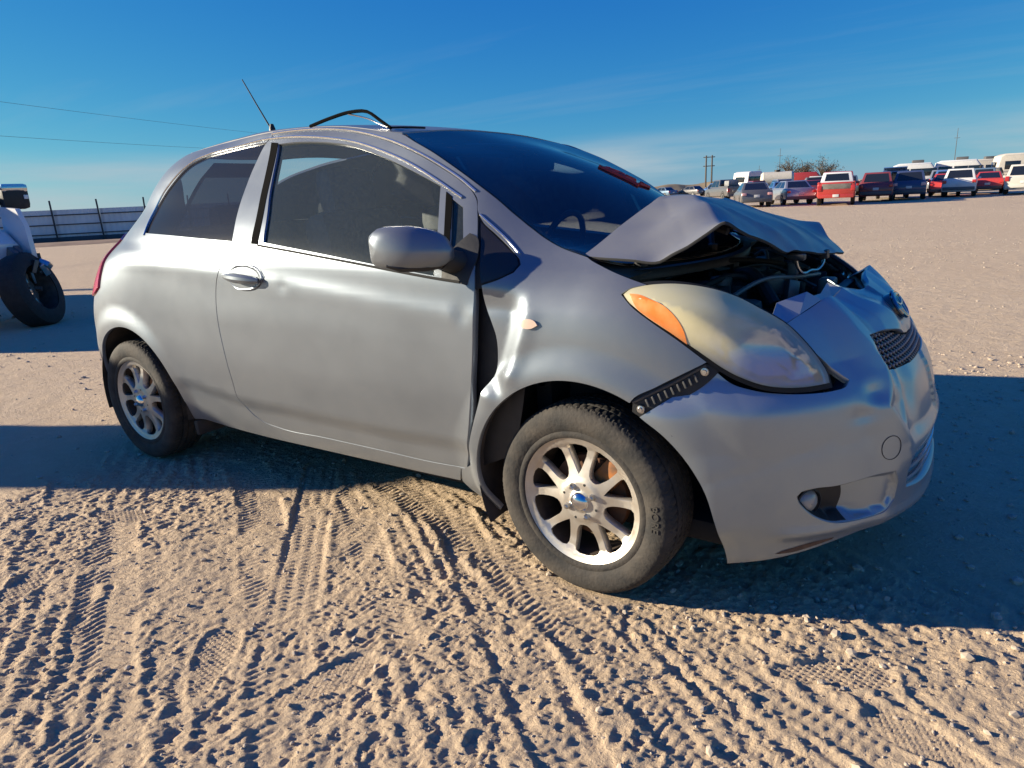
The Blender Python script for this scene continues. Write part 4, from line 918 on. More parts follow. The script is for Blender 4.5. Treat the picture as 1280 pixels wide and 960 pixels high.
# ---- front bumper cover with grilles, fog pocket, crash damage
UC = XA+KF*math.pi/2
def mirU(l): return [(2*UC-u, z) for u, z in l[::-1]]
RIDGE = [(.854, .873), (.882, .818), (.912, .744), (.921, .685), (.900, .640), (.868, .598), (.900, .545), (.938, .49), (.944, .44)]
def bump_disp(u, z):
    u0 = np.asarray(u, float); z = np.asarray(z, float); right = u0 < UC; u = np.where(right, u0, 2*UC-u0)
    zc_ = np.interp(u, [.2, .37, .46, .56, .69, .82, .9], [.600, .624, .614, .619, .632, .645, .65]); k = 1-sm((u-.80)/.10)
    spl = lambda t: .010*np.logaddexp(0, t/.010)
    o = k*(-.30*np.minimum(spl(z-zc_), .085)-.09*np.minimum(spl(zc_-z), .12))
    o = o-.012*sm((.30-z)/.10)*(1-sm((u-.9)/.2))+.010*np.exp(-((z-.262)/.02)**2)*sm((u-.5)/.1)
    d = dist_line(u, z, RIDGE); R = np.where(right, 1., .6)
    o = o+R*.016*np.clip(1-d/.10, 0, 1)**1.3
    rl = np.interp(z, [p[1] for p in RIDGE][::-1], [p[0] for p in RIDGE][::-1])
    o = o-R*.016*sm((u-rl)/.05)*sm((z-.45)/.06)*(1-sm((z-.70)/.06))
    o = o-R*.016*np.exp(-((u-.845)/.04)**2-((z-.636)/.026)**2)-R*.006*np.exp(-((u-.79)/.05)**2-((z-.585)/.02)**2)
    o = o-R*.014*np.exp(-((u-1.04)/.045)**2-((z-.61)/.07)**2)+R*.007*np.exp(-(dist_line(u, z, [(1.0, .66), (.985, .6), (.96, .53)])/.018)**2)
    o = o+R*.012*np.clip(1-dist_line(u, z, [(1.087, .897), (1.13, .84), (1.19, .79)])/.07, 0, 1)-R*.010*np.clip(1-dist_line(u, z, [(.98, .89), (1.0, .83), (1.02, .785)])/.06, 0, 1)
    o = o-R*.03*sm((z-.80)/.09)*sm((u-rl-.05)/.15)                   # nose pushed in above the grille
    o = o-.0011*np.exp(-(dist_line(u, z, [(.36, .42), (.47, .455), (.60, .505), (.68, .535)])/.014)**2)   # long shallow crease
    return o
def bump_fn(u, z): return Pn(np.asarray(u, float), np.asarray(z, float), bump_disp)
half = [(.396, .722), (.337, .686), (.266, .646), (.199, .602), (.258, .553), (.310, .486), (.351, .411), (.385, .31), (.434, .146), (.526, .161), (.617, .184), (.729, .212), (.866, .235), (1.03, .25), (1.2, .255)]
topR = [(1.25, .880), (1.18, .892), (1.087, .897), (.97, .884), (.854, .875), (.77, .862), (.700, .845), (.722, .79), (.752, .74), (.775, .703), (.790, .682), (.764, .668), (.724, .663), (.684, .662), (.587, .667), (.509, .679), (.454, .699), (.425, .728)]
bout = topR+half; bout = bout+mirU(bout)
fogR = [(.583, .380), (.595, .394), (.628, .401), (.69, .401), (.756, .405), (.826, .409), (.885, .410), (.905, .37), (.905, .315), (.88, .288), (.837, .280), (.763, .280), (.698, .286), (.649, .306), (.608, .338), (.588, .364)]
ug = [(.938, .772), (1.05, .772), (1.15, .757), (1.24, .735)]; ugl = [(1.2, .668), (1.05, .674), (.945, .680), (.936, .72)]
lg = [(.952, .435), (1.08, .452), (1.2, .460)]; lgl = [(1.2, .312), (1.08, .318), (.965, .335), (.945, .38)]
grille_hole = ug+mirU(ug)+mirU(ugl)+ugl; low_hole = lg+mirU(lg)+mirU(lgl)+lgl
bumper = panel('front_bumper', SILVER_F, car, bout, [fogR, mirU(fogR), grille_hole, low_hole], fn=bump_fn, sp=.013, step=.011, depth=.022, gap=.001, corner=40)
def off_fn(dfun, base=bump_fn): 
    def f(u, z):
        a = base(u, z); e = 1.5e-3; u = np.asarray(u, float); z = np.asarray(z, float)
        n = np.cross(P(u+e, z)-P(u-e, z), P(u, z+e)-P(u, z-e)); n = n/(np.linalg.norm(n, axis=-1)[..., None]+1e-12); return a+n*dfun(u, z)[..., None]
    return f
for q, sgn in ((fogR, 1), (mirU(fogR), -1)):
    def dpt(u, z):
        uu = u if sgn == 1 else 2*UC-u
        fp = resample(fogR, .012); dd = dist_poly(np.stack([np.ravel(uu), np.ravel(z)], 1), fp).reshape(np.shape(uu))
        return -.0015-sm((dd-.001)/.016)*(.046*(1-sm((uu-.68)/.20))+.014)
    pk = panel('fog_pocket', SILVER_F, bumper, q, fn=off_fn(dpt), sp=.012, gap=-.003, depth=0, step=.01)
    fb_ = [p for p in fogR if p[0] < .70]+[(.735, .404), (.735, .281)]; fb_ = [(.583, .380), (.595, .394), (.628, .401), (.69, .401), (.745, .404), (.755, .34), (.745, .281), (.698, .286), (.649, .306), (.608, .338), (.588, .364)]
    panel('fog_bezel', BLACK, pk, fb_ if sgn == 1 else mirU(fb_), fn=off_fn(lambda u, z: dpt(u, z)+.002), sp=.012, gap=.004, depth=.002, ring=0)
    uu = .640 if sgn == 1 else 2*UC-.640; c = bump_fn(np.array([uu]), np.array([.347]))[0]; c = Vector(c)+Vector((-.030, .022*sgn, -.002))
    ax = Vector((.80, -.60*sgn, -.02)).normalized(); rot = Vector((0, -1, 0)).rotation_difference(ax).to_matrix().to_4x4()
    fl = MB().lathe([(.001, -.020), (.018, -.018), (.030, -.010), (.036, 0)], 24).build('fog_lamp', mat('fog_lens', (.34, .32, .28), .2, coat=.8, spec=.6), bumper); fl.matrix_local = Matrix.Translation(c) @ rot
    sh = MB().lathe([(.036, -.004), (.038, -.012), (.042, -.010), (.044, .010)], 24).build('fog_lamp_housing', BLACK, fl)
gb = [(p[0], p[1]) for p in grille_hole]
panel('grille_backing', DARK, bumper, grille_hole, fn=off_fn(lambda u, z: np.full(np.shape(u), -.045), plain_fn), sp=.05, gap=-.02, depth=0)
panel('lower_grille_backing', DARK, bumper, low_hole, fn=off_fn(lambda u, z: np.full(np.shape(u), -.07), plain_fn), sp=.05, gap=-.02, depth=0)
def bars(lines, r, lift, base=bump_fn):
    m_ = MB(); ff = off_fn(lambda u, z: np.full(np.shape(u), lift), base)
    for l in lines:
        p = ff(np.array([q[0] for q in l]), np.array([q[1] for q in l])); m_.tube(p, r, 5)
    return m_
gh = resample(grille_hole, .01); gh = gh if area(gh) > 0 else gh[::-1]
lines = []
for s in (-1, 1):
    for c0 in np.arange(.2, 2.6, .026):
        t = np.linspace(.64, .79, 26); u = c0+s*(t-.72)*.95; ins = inside(np.stack([u, t], 1), gh)
        run = []
        for i in range(len(t)):
            if ins[i]: run.append((u[i], t[i]))
            elif len(run) > 1: lines.append(run); run = []
            else: run = []
        if len(run) > 1: lines.append(run)
gm = bars(lines, .0034, -.016, plain_fn).build('grille_mesh', mat('grille_black', (.035, .036, .040), .3, coat=.4), bumper)
dots = MB()
ffd = off_fn(lambda u, z: np.full(np.shape(u), -.013), plain_fn)
gdu, gdz = np.meshgrid(np.arange(.94, 2*UC-.94, .0248), np.arange(.685, .772, .0135)); gdu = gdu+(np.arange(gdu.shape[0]) % 2)[:, None]*.0124
kk = inside(np.stack([gdu.ravel(), gdz.ravel()], 1), inset(gh, .006))
for p in ffd(gdu.ravel()[kk], gdz.ravel()[kk]): dots.box(tuple(p), (.007, .009, .007), .0015)
dots.build('grille_studs', mat('grille_stud', (.30, .30, .31), .3, .4), gm)
for z_ in (.345, .38, .418):
    u = np.linspace(.952, 2*UC-.952, 40); bars([list(zip(u, np.full(40, z_)+.004*np.cos((u-UC)*2)))], .0075, -.018, plain_fn).build('lower_grille_slat', mat('slat_silver', (.62, .64, .67), .25, .8), bumper)
# tow-eye cover outline
ffc = off_fn(lambda u, z: np.full(np.shape(u), .001)); cp = [(.868+.030*math.cos(a), .480+.034*math.sin(a)) for a in np.linspace(0, 2*math.pi, 25)]
MB().tube(ffc(np.array([p[0] for p in cp]), np.array([p[1] for p in cp])), .0009, 5, cap=False).build('tow_cover_seam', DARK, bumper)
# scrape along the lower lip
fsc = off_fn(lambda u, z: np.full(np.shape(u), .0012))
scr = [(.555, .188), (.60, .191), (.66, .206), (.715, .221), (.72, .229), (.65, .222), (.60, .208), (.57, .198)]
panel('lip_scrape', mat('scraped_plastic', (.14, .085, .06), .8, var=.5, vscale=60), bumper, scr, fn=fsc, sp=.02, depth=0, gap=0, ring=0)
# emblem: oval ring with two crossing inner rings
ce = Vector(bump_fn(np.array([UC]), np.array([.800]))[0]); em = MB().lathe([(.001, -.006), (.9, -.005), (1., 0)], 36, axis='x')
def oval(a, b_, yc, zc__, r, x0): return [(x0, yc+a*math.cos(t), zc__+b_*math.sin(t)) for t in np.linspace(0, 2*math.pi, 37)]
eo = MB().tube(oval(.062, .045, 0, 0, 0, .010), .006, 8, cap=False).build('emblem', mat('emblem_chrome', (.30, .32, .35), .12, 1.), bumper)
MB().tube(oval(.021, .041, 0, 0, 0, .011), .0045, 6, cap=False).tube(oval(.050, .018, 0, .016, 0, .012), .0045, 6, cap=False).build('emblem_rings', MATS['emblem_chrome'], eo)
disc = MB(); disc.v = [(.003, .062*math.cos(t), .045*math.sin(t)) for t in np.linspace(0, 2*math.pi, 37)[:-1]]+[(-.03, .066*math.cos(t), .049*math.sin(t)) for t in np.linspace(0, 2*math.pi, 37)[:-1]]
disc.f = [tuple(range(36))]+[(i, (i+1) % 36, (i+1) % 36+36, i+36) for i in range(36)]
disc.build('emblem_plate', mat('emblem_black', (.02, .022, .028), .15, coat=1.), eo)
eo.location = ce+Vector((.006, .0, .0)); eo.rotation_euler = (0, R_(-34), 0)
# folded flange pieces along the torn top edge of the cover
def facet(name, pts, m, parent=bumper, th=.004):
    p = [Vector(q) for q in pts]; n = (p[1]-p[0]).cross(p[2]-p[0]).normalized()*th; k = len(p)
    return mesh(name, [tuple(q) for q in p]+[tuple(q-n) for q in p], [tuple(range(k)), tuple(range(k, 2*k))[::-1]]+[(i, i+k, (i+1) % k+k, (i+1) % k) for i in range(k)], m, parent, False)
def bpt(u, z, l=0.): return Vector(off_fn(lambda a, c: np.full(np.shape(a), l))(np.array([u]), np.array([z]))[0])
PALE = mat('pale_plastic_edge', (.50, .47, .42), .6, var=.2)
a, b_, c_, d_, e_ = bpt(.700, .845), bpt(.77, .862), bpt(.854, .875), bpt(.97, .884), bpt(1.087, .897)
facet('folded_flange', [a, b_, b_+Vector((-.06, -.005, .030)), a+Vector((-.035, .0, .022))], SILVER_F); facet('folded_flange', [b_, c_, c_+Vector((-.035, -.02, .024)), b_+Vector((-.06, -.005, .030))], SILVER_F)
facet('torn_edge', [c_, d_, d_+Vector((-.030, -.01, .012)), c_+Vector((-.022, 0, .010))], PALE); facet('torn_edge', [d_, e_, e_+Vector((-.045, .02, .012)), d_+Vector((-.030, -.01, .012))], PALE)
f_ = bpt(1.18, .892); g_ = bpt(1.25, .88); facet('folded_flange', [e_, f_, f_+Vector((-.07, .03, .012)), e_+Vector((-.045, .02, .022))], SILVER_F); facet('folded_flange', [f_, g_, g_+Vector((-.09, .0, .01)), f_+Vector((-.07, .03, .012))], SILVER_F)
# bracket exposed where the bumper has come away from the fender
br = panel('bumper_bracket', BLACK, car, [(.182, .638), (.403, .748), (.440, .735), (.415, .715), (.20, .598), (.178, .612)], fn=plain_fn, lift=-.014, depth=.02, gap=0, sp=.02, corner=60)
for i in range(9):
    t = .18+.62*i/8; u = .185+(.41-.185)*t; z = .628+(.738-.628)*t-.005; p0, n_ = body_pt(u, z, -.010); MB().box(tuple(p0), (.006, .010, .022), .002, Matrix.Rotation(R_(-26), 3, 'Y')).build('bracket_rib', mat('bracket_rib_grey', (.06, .06, .06), .5), br)
for u, z in ((.392, .728), (.205, .623)):
    p0, n_ = body_pt(u, z, -.006); MB().lathe([(.0005, -.007), (.006, -.007), (.007, -.003), (.011, -.002), (.012, .002)], 10, tuple(p0)).build('bracket_bolt', CHROME, br)
pj = [body_pt(u, z, l)[0] for u, z, l in ((.182, .640, -.010), (.29, .692, -.010), (.40, .745, -.010))]
MB().tube(pj, .005, 6).build('bracket_edge', mat('bracket_rib_grey', (0, 0, 0)), br)

# ---- headlights
HL = resample(OUT['headlight'], .012, 60); HL = HL if area(HL) > 0 else HL[::-1]
def hl_k(u, z, w): q = np.stack([np.ravel(u), np.ravel(z)], 1); d = dist_poly(q, HL)*np.where(inside(q, HL), 1, -1); return sm(np.clip(d/w, 0, 1)).reshape(np.shape(u))
def lens_mat():
    m = bpy.data.materials.new('hazed_headlight_lens'); m.use_nodes = True; N = m.node_tree.nodes; L = m.node_tree.links; N.clear(); out = N.new('ShaderNodeOutputMaterial')
    t = N.new('ShaderNodeBsdfTransparent'); t.inputs[0].default_value = (.90, .93, .94, 1); g_ = N.new('ShaderNodeBsdfGlossy'); g_.inputs['Roughness'].default_value = .07
    fr = N.new('ShaderNodeFresnel'); fr.inputs[0].default_value = 1.6; m1 = N.new('ShaderNodeMixShader'); L.new(fr.outputs[0], m1.inputs[0]); L.new(t.outputs[0], m1.inputs[1]); L.new(g_.outputs[0], m1.inputs[2])
    d = N.new('ShaderNodeBsdfDiffuse'); tc_ = N.new('ShaderNodeTexCoord'); sp_ = N.new('ShaderNodeSeparateXYZ'); L.new(tc_.outputs['Object'], sp_.inputs[0])
    n = N.new('ShaderNodeTexNoise'); n.inputs['Scale'].default_value = 13; n.inputs['Detail'].default_value = 7; L.new(tc_.outputs['Object'], n.inputs['Vector'])
    cm = N.new('ShaderNodeMixRGB'); L.new(n.outputs['Fac'], cm.inputs[0]); cm.inputs[1].default_value = (.78, .68, .36, 1); cm.inputs[2].default_value = (.74, .69, .50, 1); 
    cz = N.new('ShaderNodeMixRGB'); cz.inputs[1].default_value = (.62, .62, .55, 1); L.new(cm.outputs[0], cz.inputs[2]); L.new(cz.outputs[0], d.inputs[0])
    # sun-yellowing sits on the upper, rear part of the lens
    ma = N.new('ShaderNodeMath'); ma.operation = 'MULTIPLY_ADD'; L.new(sp_.outputs[0], ma.inputs[0]); ma.inputs[1].default_value = -.32; L.new(sp_.outputs[2], ma.inputs[2])
    mb = N.new('ShaderNodeMath'); mb.operation = 'MULTIPLY_ADD'; L.new(n.outputs['Fac'], mb.inputs[0]); mb.inputs[1].default_value = .10; L.new(ma.outputs[0], mb.inputs[2])
    mr = N.new('ShaderNodeMapRange'); mr.inputs['From Min'].default_value = .68; mr.inputs['From Max'].default_value = .80; mr.inputs['To Min'].default_value = .36; mr.inputs['To Max'].default_value = .80; L.new(mb.outputs[0], mr.inputs['Value'])
    mrc = N.new('ShaderNodeMapRange'); mrc.inputs['From Min'].default_value = .66; mrc.inputs['From Max'].default_value = .76; L.new(mb.outputs[0], mrc.inputs['Value']); L.new(mrc.outputs[0], cz.inputs[0])
    m2 = N.new('ShaderNodeMixShader'); L.new(mr.outputs[0], m2.inputs[0]); L.new(m1.outputs[0], m2.inputs[1]); L.new(d.outputs[0], m2.inputs[2]); L.new(m2.outputs[0], out.inputs['Surface']); return m
LENS = lens_mat()
def fn_h(off, bulge, w):
    def f(u, z):
        u = np.asarray(u, float); z = np.asarray(z, float); k = hl_k(u, z, w); a = P(u, z); e = 1.5e-3
        n = np.cross(P(u+e, z)-P(u-e, z), P(u, z+e)-P(u, z-e)); n = n/(np.linalg.norm(n, axis=-1)[..., None]+1e-12); return a+n*(off+bulge*k)[..., None]
    return f
def bowl(u, z):
    return -.010-.022*hl_k(u, z, .03)-.030*np.clip(1-(((u-.575)/.11)**2+((z-.772)/.075)**2), 0, 1)**.8
for mir in (False, True):
    hb = panel('headlight', mat('reflector_grey', (.86, .87, .88), .16, 1., col2=(.80, .81, .82), vscale=12), car, OUT['headlight'], fn=off_fn(bowl, plain_fn), sp=.014, depth=0, gap=.004, mirror=mir, corner=60)
    panel('headlight_seal', RUBBER, hb, OUT['headlight'], [inset(HL, .004)], fn=plain_fn, lift=-.006, depth=.012, gap=-.009, sp=.03, mirror=mir, ring=0, corner=60)
    panel('headlight_lens', LENS, hb, OUT['headlight'], fn=fn_h(.002, .030, .085), sp=.012, depth=.014, gap=.003, mirror=mir, corner=60)
    panel('turn_signal', mat('amber_lens', (.88, .22, .03), .4, col2=(.78, .36, .12), vscale=22, coat=.3), hb, OUT['amber'], fn=fn_h(.0035, .030, .085), sp=.012, depth=.002, gap=0, mirror=mir, corner=50)
    sg = -1 if mir else 1; q, n_ = body_pt(.585, .77, -.075); MB().lathe([(.0005, -.03), (.012, -.028), (.013, 0)], 14, (q.x, q.y*sg, q.z), 'x').build('lamp_bulb', mat('bulb_glass', (.7, .7, .68), .1, coat=1.), hb)
    panel('headlight_backing', DARK, car, [(.16, .90), (.23, .955), (.40, .955), (.55, .93), (.68, .86), (.78, .72), (.80, .665), (.70, .655), (.44, .70)], fn=off_fn(lambda u, z: np.full(np.shape(u), -.115), plain_fn), sp=.03, depth=.003, gap=0, mirror=mir)

# ---- hood: buckled into a tent, rear edge lifted off the windshield base
hc = [(-.052, -.68, 1.014), (-.010, -.52, 1.086), (.040, -.35, 1.158), (.075, 0, 1.158), (.045, .35, 1.138), (-.02, .54, 1.07), (-.05, .68, 1.02),
      (.06, -.685, 1.008), (.12, -.685, 1.004), (.185, -.68, 1.002), (.215, -.678, 1.019), (.27, -.667, 1.047), (.315, -.655, 1.070), (.350, -.642, 1.088), (.362, -.57, 1.073), (.378, -.50, 1.058), (.392, -.43, 1.042), (.406, -.33, 1.014), (.42, -.22, .984), (.468, 0, .963), (.502, .30, .938),
      (.40, .50, .985), (.345, .64, 1.03), (.185, .68, 1.0), (.06, .685, 1.01),
      (.10, -.50, 1.092), (.19, -.50, 1.112), (.27, -.42, 1.118), (.14, -.30, 1.155), (.22, -.28, 1.132), (.14, 0, 1.144), (.20, 0, 1.122), (.30, 0, 1.082), (.40, 0, 1.030), (.30, -.18, 1.090), (.38, -.20, 1.040), (.20, .3, 1.088), (.30, .3, 1.050), (.40, .3, 1.002), (.15, .3, 1.108), (.2, .55, 1.06)]
hood_t = tps_fn(hc, 1e-5)
RL1 = [(.045, -.33), (.20, -.31), (.34, -.245), (.415, -.17)]; RL2 = [(.05, .33), (.2, .31), (.34, .26), (.46, .2)]
def hood_z(a, b):
    z = hood_t(a, b)
    for l in (RL1, RL2): z = z+.006*np.clip(1-dist_line(np.asarray(a, float), np.asarray(b, float), l)/.05, 0, 1)
    z = z+.016*np.clip(1-dist_line(np.asarray(a, float), np.asarray(b, float), [(.350, -.66), (.275, -.50), (.16, -.34)])/.09, 0, 1)   # the fold
    return z
hplan = [(-.052, -.68), (-.010, -.52), (.040, -.35), (.062, -.18), (.075, 0), (.066, .18), (.045, .35), (-.02, .54), (-.05, .68), (.06, .685), (.185, .68), (.345, .64), (.41, .50), (.502, .30), (.49, .15), (.468, 0), (.446, -.11), (.42, -.22), (.395, -.43), (.350, -.640), (.27, -.668), (.185, -.68), (.06, -.685)]
hood = sheet('hood', paint('silver_hood_paint', (.33, .335, .33), .32, .80, .38, (.23, .225, .215)), hplan, hood_z, sp=.02, depth=.008, gap=0, back=DARK, ring=.004, corner=24)
def hz(x, y): return float(hood_z(np.array(x), np.array(y)))
ib = MB()
for l in ([(.02, -.5), (.2, -.52), (.33, -.55)], [(.06, -.2), (.22, -.22), (.37, -.2)], [(.08, .15), (.25, .15), (.42, .15)], [(.12, -.55), (.15, 0), (.12, .55)], [(.30, -.55), (.34, -.2), (.37, .1), (.36, .45)]):
    p = resample(l, .05, 170, closed=False); ib.tube([(x, y, hz(x, y)-.020) for x, y in p], .010, 6)
ib.build('hood_brace', BLACK, hood)
st = MB().tube(resample([(.425, -.135, .965), (.428, -.125, .935), (.435, -.105, .914), (.448, 0, .905), (.462, .075, .906), (.468, .10, .925), (.466, .105, .955)], .02, 170, closed=False), .0055, 8).build('hood_striker', CHROME, hood)
MB().box((.43, -.14, .962), (.05, .04, .02), .005).box((.468, .10, .95), (.03, .05, .03), .006).build('striker_plate', BLACK, st)

# ---- engine bay: dark and cluttered
ENG = mat('engine_black', (.016, .016, .017), .5, var=.4, vscale=12); ENGM = mat('dirty_aluminium', (.16, .155, .15), .5, .7, var=.4, vscale=15)
MB().box((.20, 0, .62), (.42, .50, .36), .03).build('engine_block', ENG, car)
MB().box((.17, -.05, .85), (.30, .46, .08), .025).build('engine_cover', ENG, car)
MB().box((.10, .42, .80), (.18, .22, .20), .012).build('battery', ENG, car)
MB().box((.12, -.40, .80), (.24, .20, .20), .03, Matrix.Rotation(R_(8), 3, 'X')).build('air_box', ENG, car)
for s_ in (-1, 1):
    MB().prism([(-.15, .40), (.50, .40), (.54, .70), (.30, .86), (-.12, .95)], .60*s_, .615*s_).build('inner_apron', DARK, car)
    MB().lathe([(.001, .03), (.035, .028), (.04, .01), (.085, 0), (.10, -.05), (.10, -.3)], 20, (-.02, .54*s_, .90), 'z').build('strut_tower', ENG, car)
MB().box((.50, 0, .79), (.04, 1.06, .05), .01).box((.47, 0, .62), (.035, .70, .36), .008).build('radiator_support', ENG, car)
MB().box((.50, .02, .845), (.05, .08, .07), .01).build('hood_latch', ENGM, car)
MB().tube(resample([(.40, -.28, .83), (.34, -.24, .90), (.24, -.12, .90), (.16, -.10, .885)], .03, 170, closed=False), .022, 10).build('radiator_hose', RUBBER, car)
MB().tube(resample([(.02, -.30, .90), (.12, -.20, .935), (.26, .10, .925), (.36, .30, .88)], .03, 170, closed=False), .009, 8).build('wiring_loom', RUBBER, car)
MB().tube(resample([(.30, -.48, .86), (.36, -.30, .905), (.42, -.06, .89), (.44, .2, .87)], .03, 170, closed=False), .007, 8).build('cable', mat('grey_cable', (.12, .12, .12), .5), car)
MB().lathe([(.001, .025), (.03, .025), (.034, .02), (.034, 0)], 18, (.24, -.30, .89), 'z').build('coolant_cap', ENGM, car)
MB().box((.36, -.10, .86), (.05, .10, .08), .012).box((.40, -.04, .89), (.03, .03, .09), .006).build('bent_bracket', ENGM, car)
MB().box((.34, -.42, .80), (.10, .12, .12), .02).build('washer_tank', mat('translucent_tank', (.09, .09, .085), .5), car)
MB().box((.60, 0, .50), (.08, 1.0, .12), .02).build('crash_beam', ENGM, car)

rge = random.Random(8)
BAY = (ENG, ENG, BLACK, ENGM, mat('bay_grey', (.07, .07, .072), .5), mat('bay_brown', (.06, .045, .035), .8))
for i in range(34):                     # brackets, relays, caps and clips packed round the engine
    x, y = rge.uniform(.02, .46), rge.uniform(-.52, .52); z = rge.uniform(.80, .90)-.10*max(0, x-.30)
    rx = Matrix.Rotation(rge.uniform(-.4, .4), 3, 'X') @ Matrix.Rotation(rge.uniform(0, 3.1), 3, 'Z')
    if i % 3 == 2: MB().lathe([(.001, .02), (.014, .02), (.018, .015), (.018, -.04)], 12, (x, y, z), 'z').build('filler_cap', rge.choice(BAY), car)
    else: MB().box((x, y, z), (rge.uniform(.02, .09), rge.uniform(.02, .06), rge.uniform(.03, .10)), .005, rx).build('bay_bracket', rge.choice(BAY), car)
for i in range(9):
    a = Vector((rge.uniform(0, .2), rge.uniform(-.5, .5), rge.uniform(.84, .92))); e = Vector((rge.uniform(.25, .46), a.y+rge.uniform(-.3, .3), rge.uniform(.80, .88))); mdl = a.lerp(e, .5)+Vector((0, rge.uniform(-.08, .08), rge.uniform(.01, .07)))
    MB().tube(resample([a, mdl, e], .03, 170, closed=False), rge.choice((.004, .005, .007, .010)), 7).build('bay_hose', rge.choice((RUBBER, RUBBER, ENGM, MATS['grey_cable'])), car)
# ------------------------------------------------------------------ the yard behind: parked vehicles, fence, poles, trees
VGLASS = mat('dark_car_glass', (.015, .018, .022), .08, coat=.6)
VTYRE = mat('dusty_far_tyre', (.03, .028, .026), .9); VRIM = mat('far_rim', (.35, .35, .35), .4, .8)
TAILR = mat('tail_red', (.48, .03, .03), .25, coat=.5); VLAMP = mat('clear_lamp', (.7, .7, .7), .15, coat=.6); PLATE = mat('plate_white', (.65, .65, .62), .5)
def bev_prism(prof, hw, bev=.09, seg=3):
    bm = bmesh.new(); a = [bm.verts.new((x, -hw, z)) for x, z in prof]; b = [bm.verts.new((x, hw, z)) for x, z in prof]; n = len(prof)
    f1 = bm.faces.new(a); f2 = bm.faces.new(b[::-1])
    for i in range(n): bm.faces.new((a[i], b[i], b[(i+1) % n], a[(i+1) % n]))
    bmesh.ops.recalc_face_normals(bm, faces=bm.faces)
    bmesh.ops.bevel(bm, geom=list(set(f1.edges) | set(f2.edges)), offset=bev, segments=seg, affect='EDGES', profile=.5)
    bm.verts.index_update(); r = ([v.co.copy() for v in bm.verts], [[v.index for v in f.verts] for f in bm.faces]); bm.free(); return r
def frustum(base, top, bev=.05):
    bm = bmesh.new(); v = [bm.verts.new(p) for p in base+top]
    bm.faces.new(v[:4][::-1]); bm.faces.new(v[4:])
    for i in range(4): bm.faces.new((v[i], v[(i+1) % 4], v[(i+1) % 4+4], v[i+4]))
    bmesh.ops.recalc_face_normals(bm, faces=bm.faces); bmesh.ops.bevel(bm, geom=list(bm.edges), offset=bev, segments=2, affect='EDGES', profile=.6)
    bm.verts.index_update(); r = ([q.co.copy() for q in bm.verts], [[q.index for q in f.verts] for f in bm.faces]); bm.free(); return r
def pane(parent, q, u0, u1, v0, v1, m=None, name='window', off=.006):
    """glass on a quad q (bl, br, tr, tl), inset, a little proud of the sheet metal"""
    q = [Vector(p) for p in q]; n = (q[1]-q[0]).cross(q[3]-q[0]).normalized()
    def at(u, v): return (q[0].lerp(q[1], u)).lerp(q[3].lerp(q[2], u), v)
    c = [at(u0, v0), at(u1, v0), at(u1, v1), at(u0, v1)]
    V = [p+n*off for p in c]+[p-n*.03 for p in c]
    return mesh(name, V, [(0, 1, 2, 3), (0, 4, 5, 1), (1, 5, 6, 2), (2, 6, 7, 3), (3, 7, 4, 0)], m or VGLASS, parent, False)
KINDS = {
 # lower profile (x,z), half width, greenhouse: rear base x, front base x, rear top x, front top x, belt z, roof z, base hw, top hw, wheel x front/rear, wheel radius
 'suv': ([(-2.22, .32), (-2.32, .48), (-2.30, .95), (-2.22, 1.06), (-.5, 1.07), (1.05, 1.06), (1.9, .96), (2.24, .78), (2.30, .45), (2.2, .30)], .92, (-2.24, 1.12, -1.95, .35, 1.03, 1.70, .87, .68), (1.42, -1.40), .36),
 'sedan': ([(-2.25, .30), (-2.36, .48), (-2.33, .82), (-2.22, .98), (-1.55, 1.0), (.9, .96), (1.9, .84), (2.28, .68), (2.34, .42), (2.2, .24)], .89, (-1.75, 1.15, -1.05, .28, .94, 1.45, .84, .60), (1.42, -1.35), .33),
 'pickup': ([(-2.75, .45), (-2.80, .60), (-2.78, 1.16), (-2.6, 1.18), (-.6, 1.18), (1.3, 1.16), (2.45, 1.08), (2.72, .92), (2.76, .50), (2.6, .38)], .97, (-.62, 1.55, -.50, .95, 1.12, 1.83, .90, .74), (1.80, -1.75), .40),
 'van': ([(-2.35, .32), (-2.42, .5), (-2.40, 1.0), (-2.3, 1.08), (-.5, 1.08), (1.5, 1.04), (2.1, .90), (2.38, .72), (2.42, .42), (2.3, .28)], .96, (-2.34, 1.62, -2.12, .85, 1.02, 1.78, .92, .72), (1.5, -1.45), .35),
}
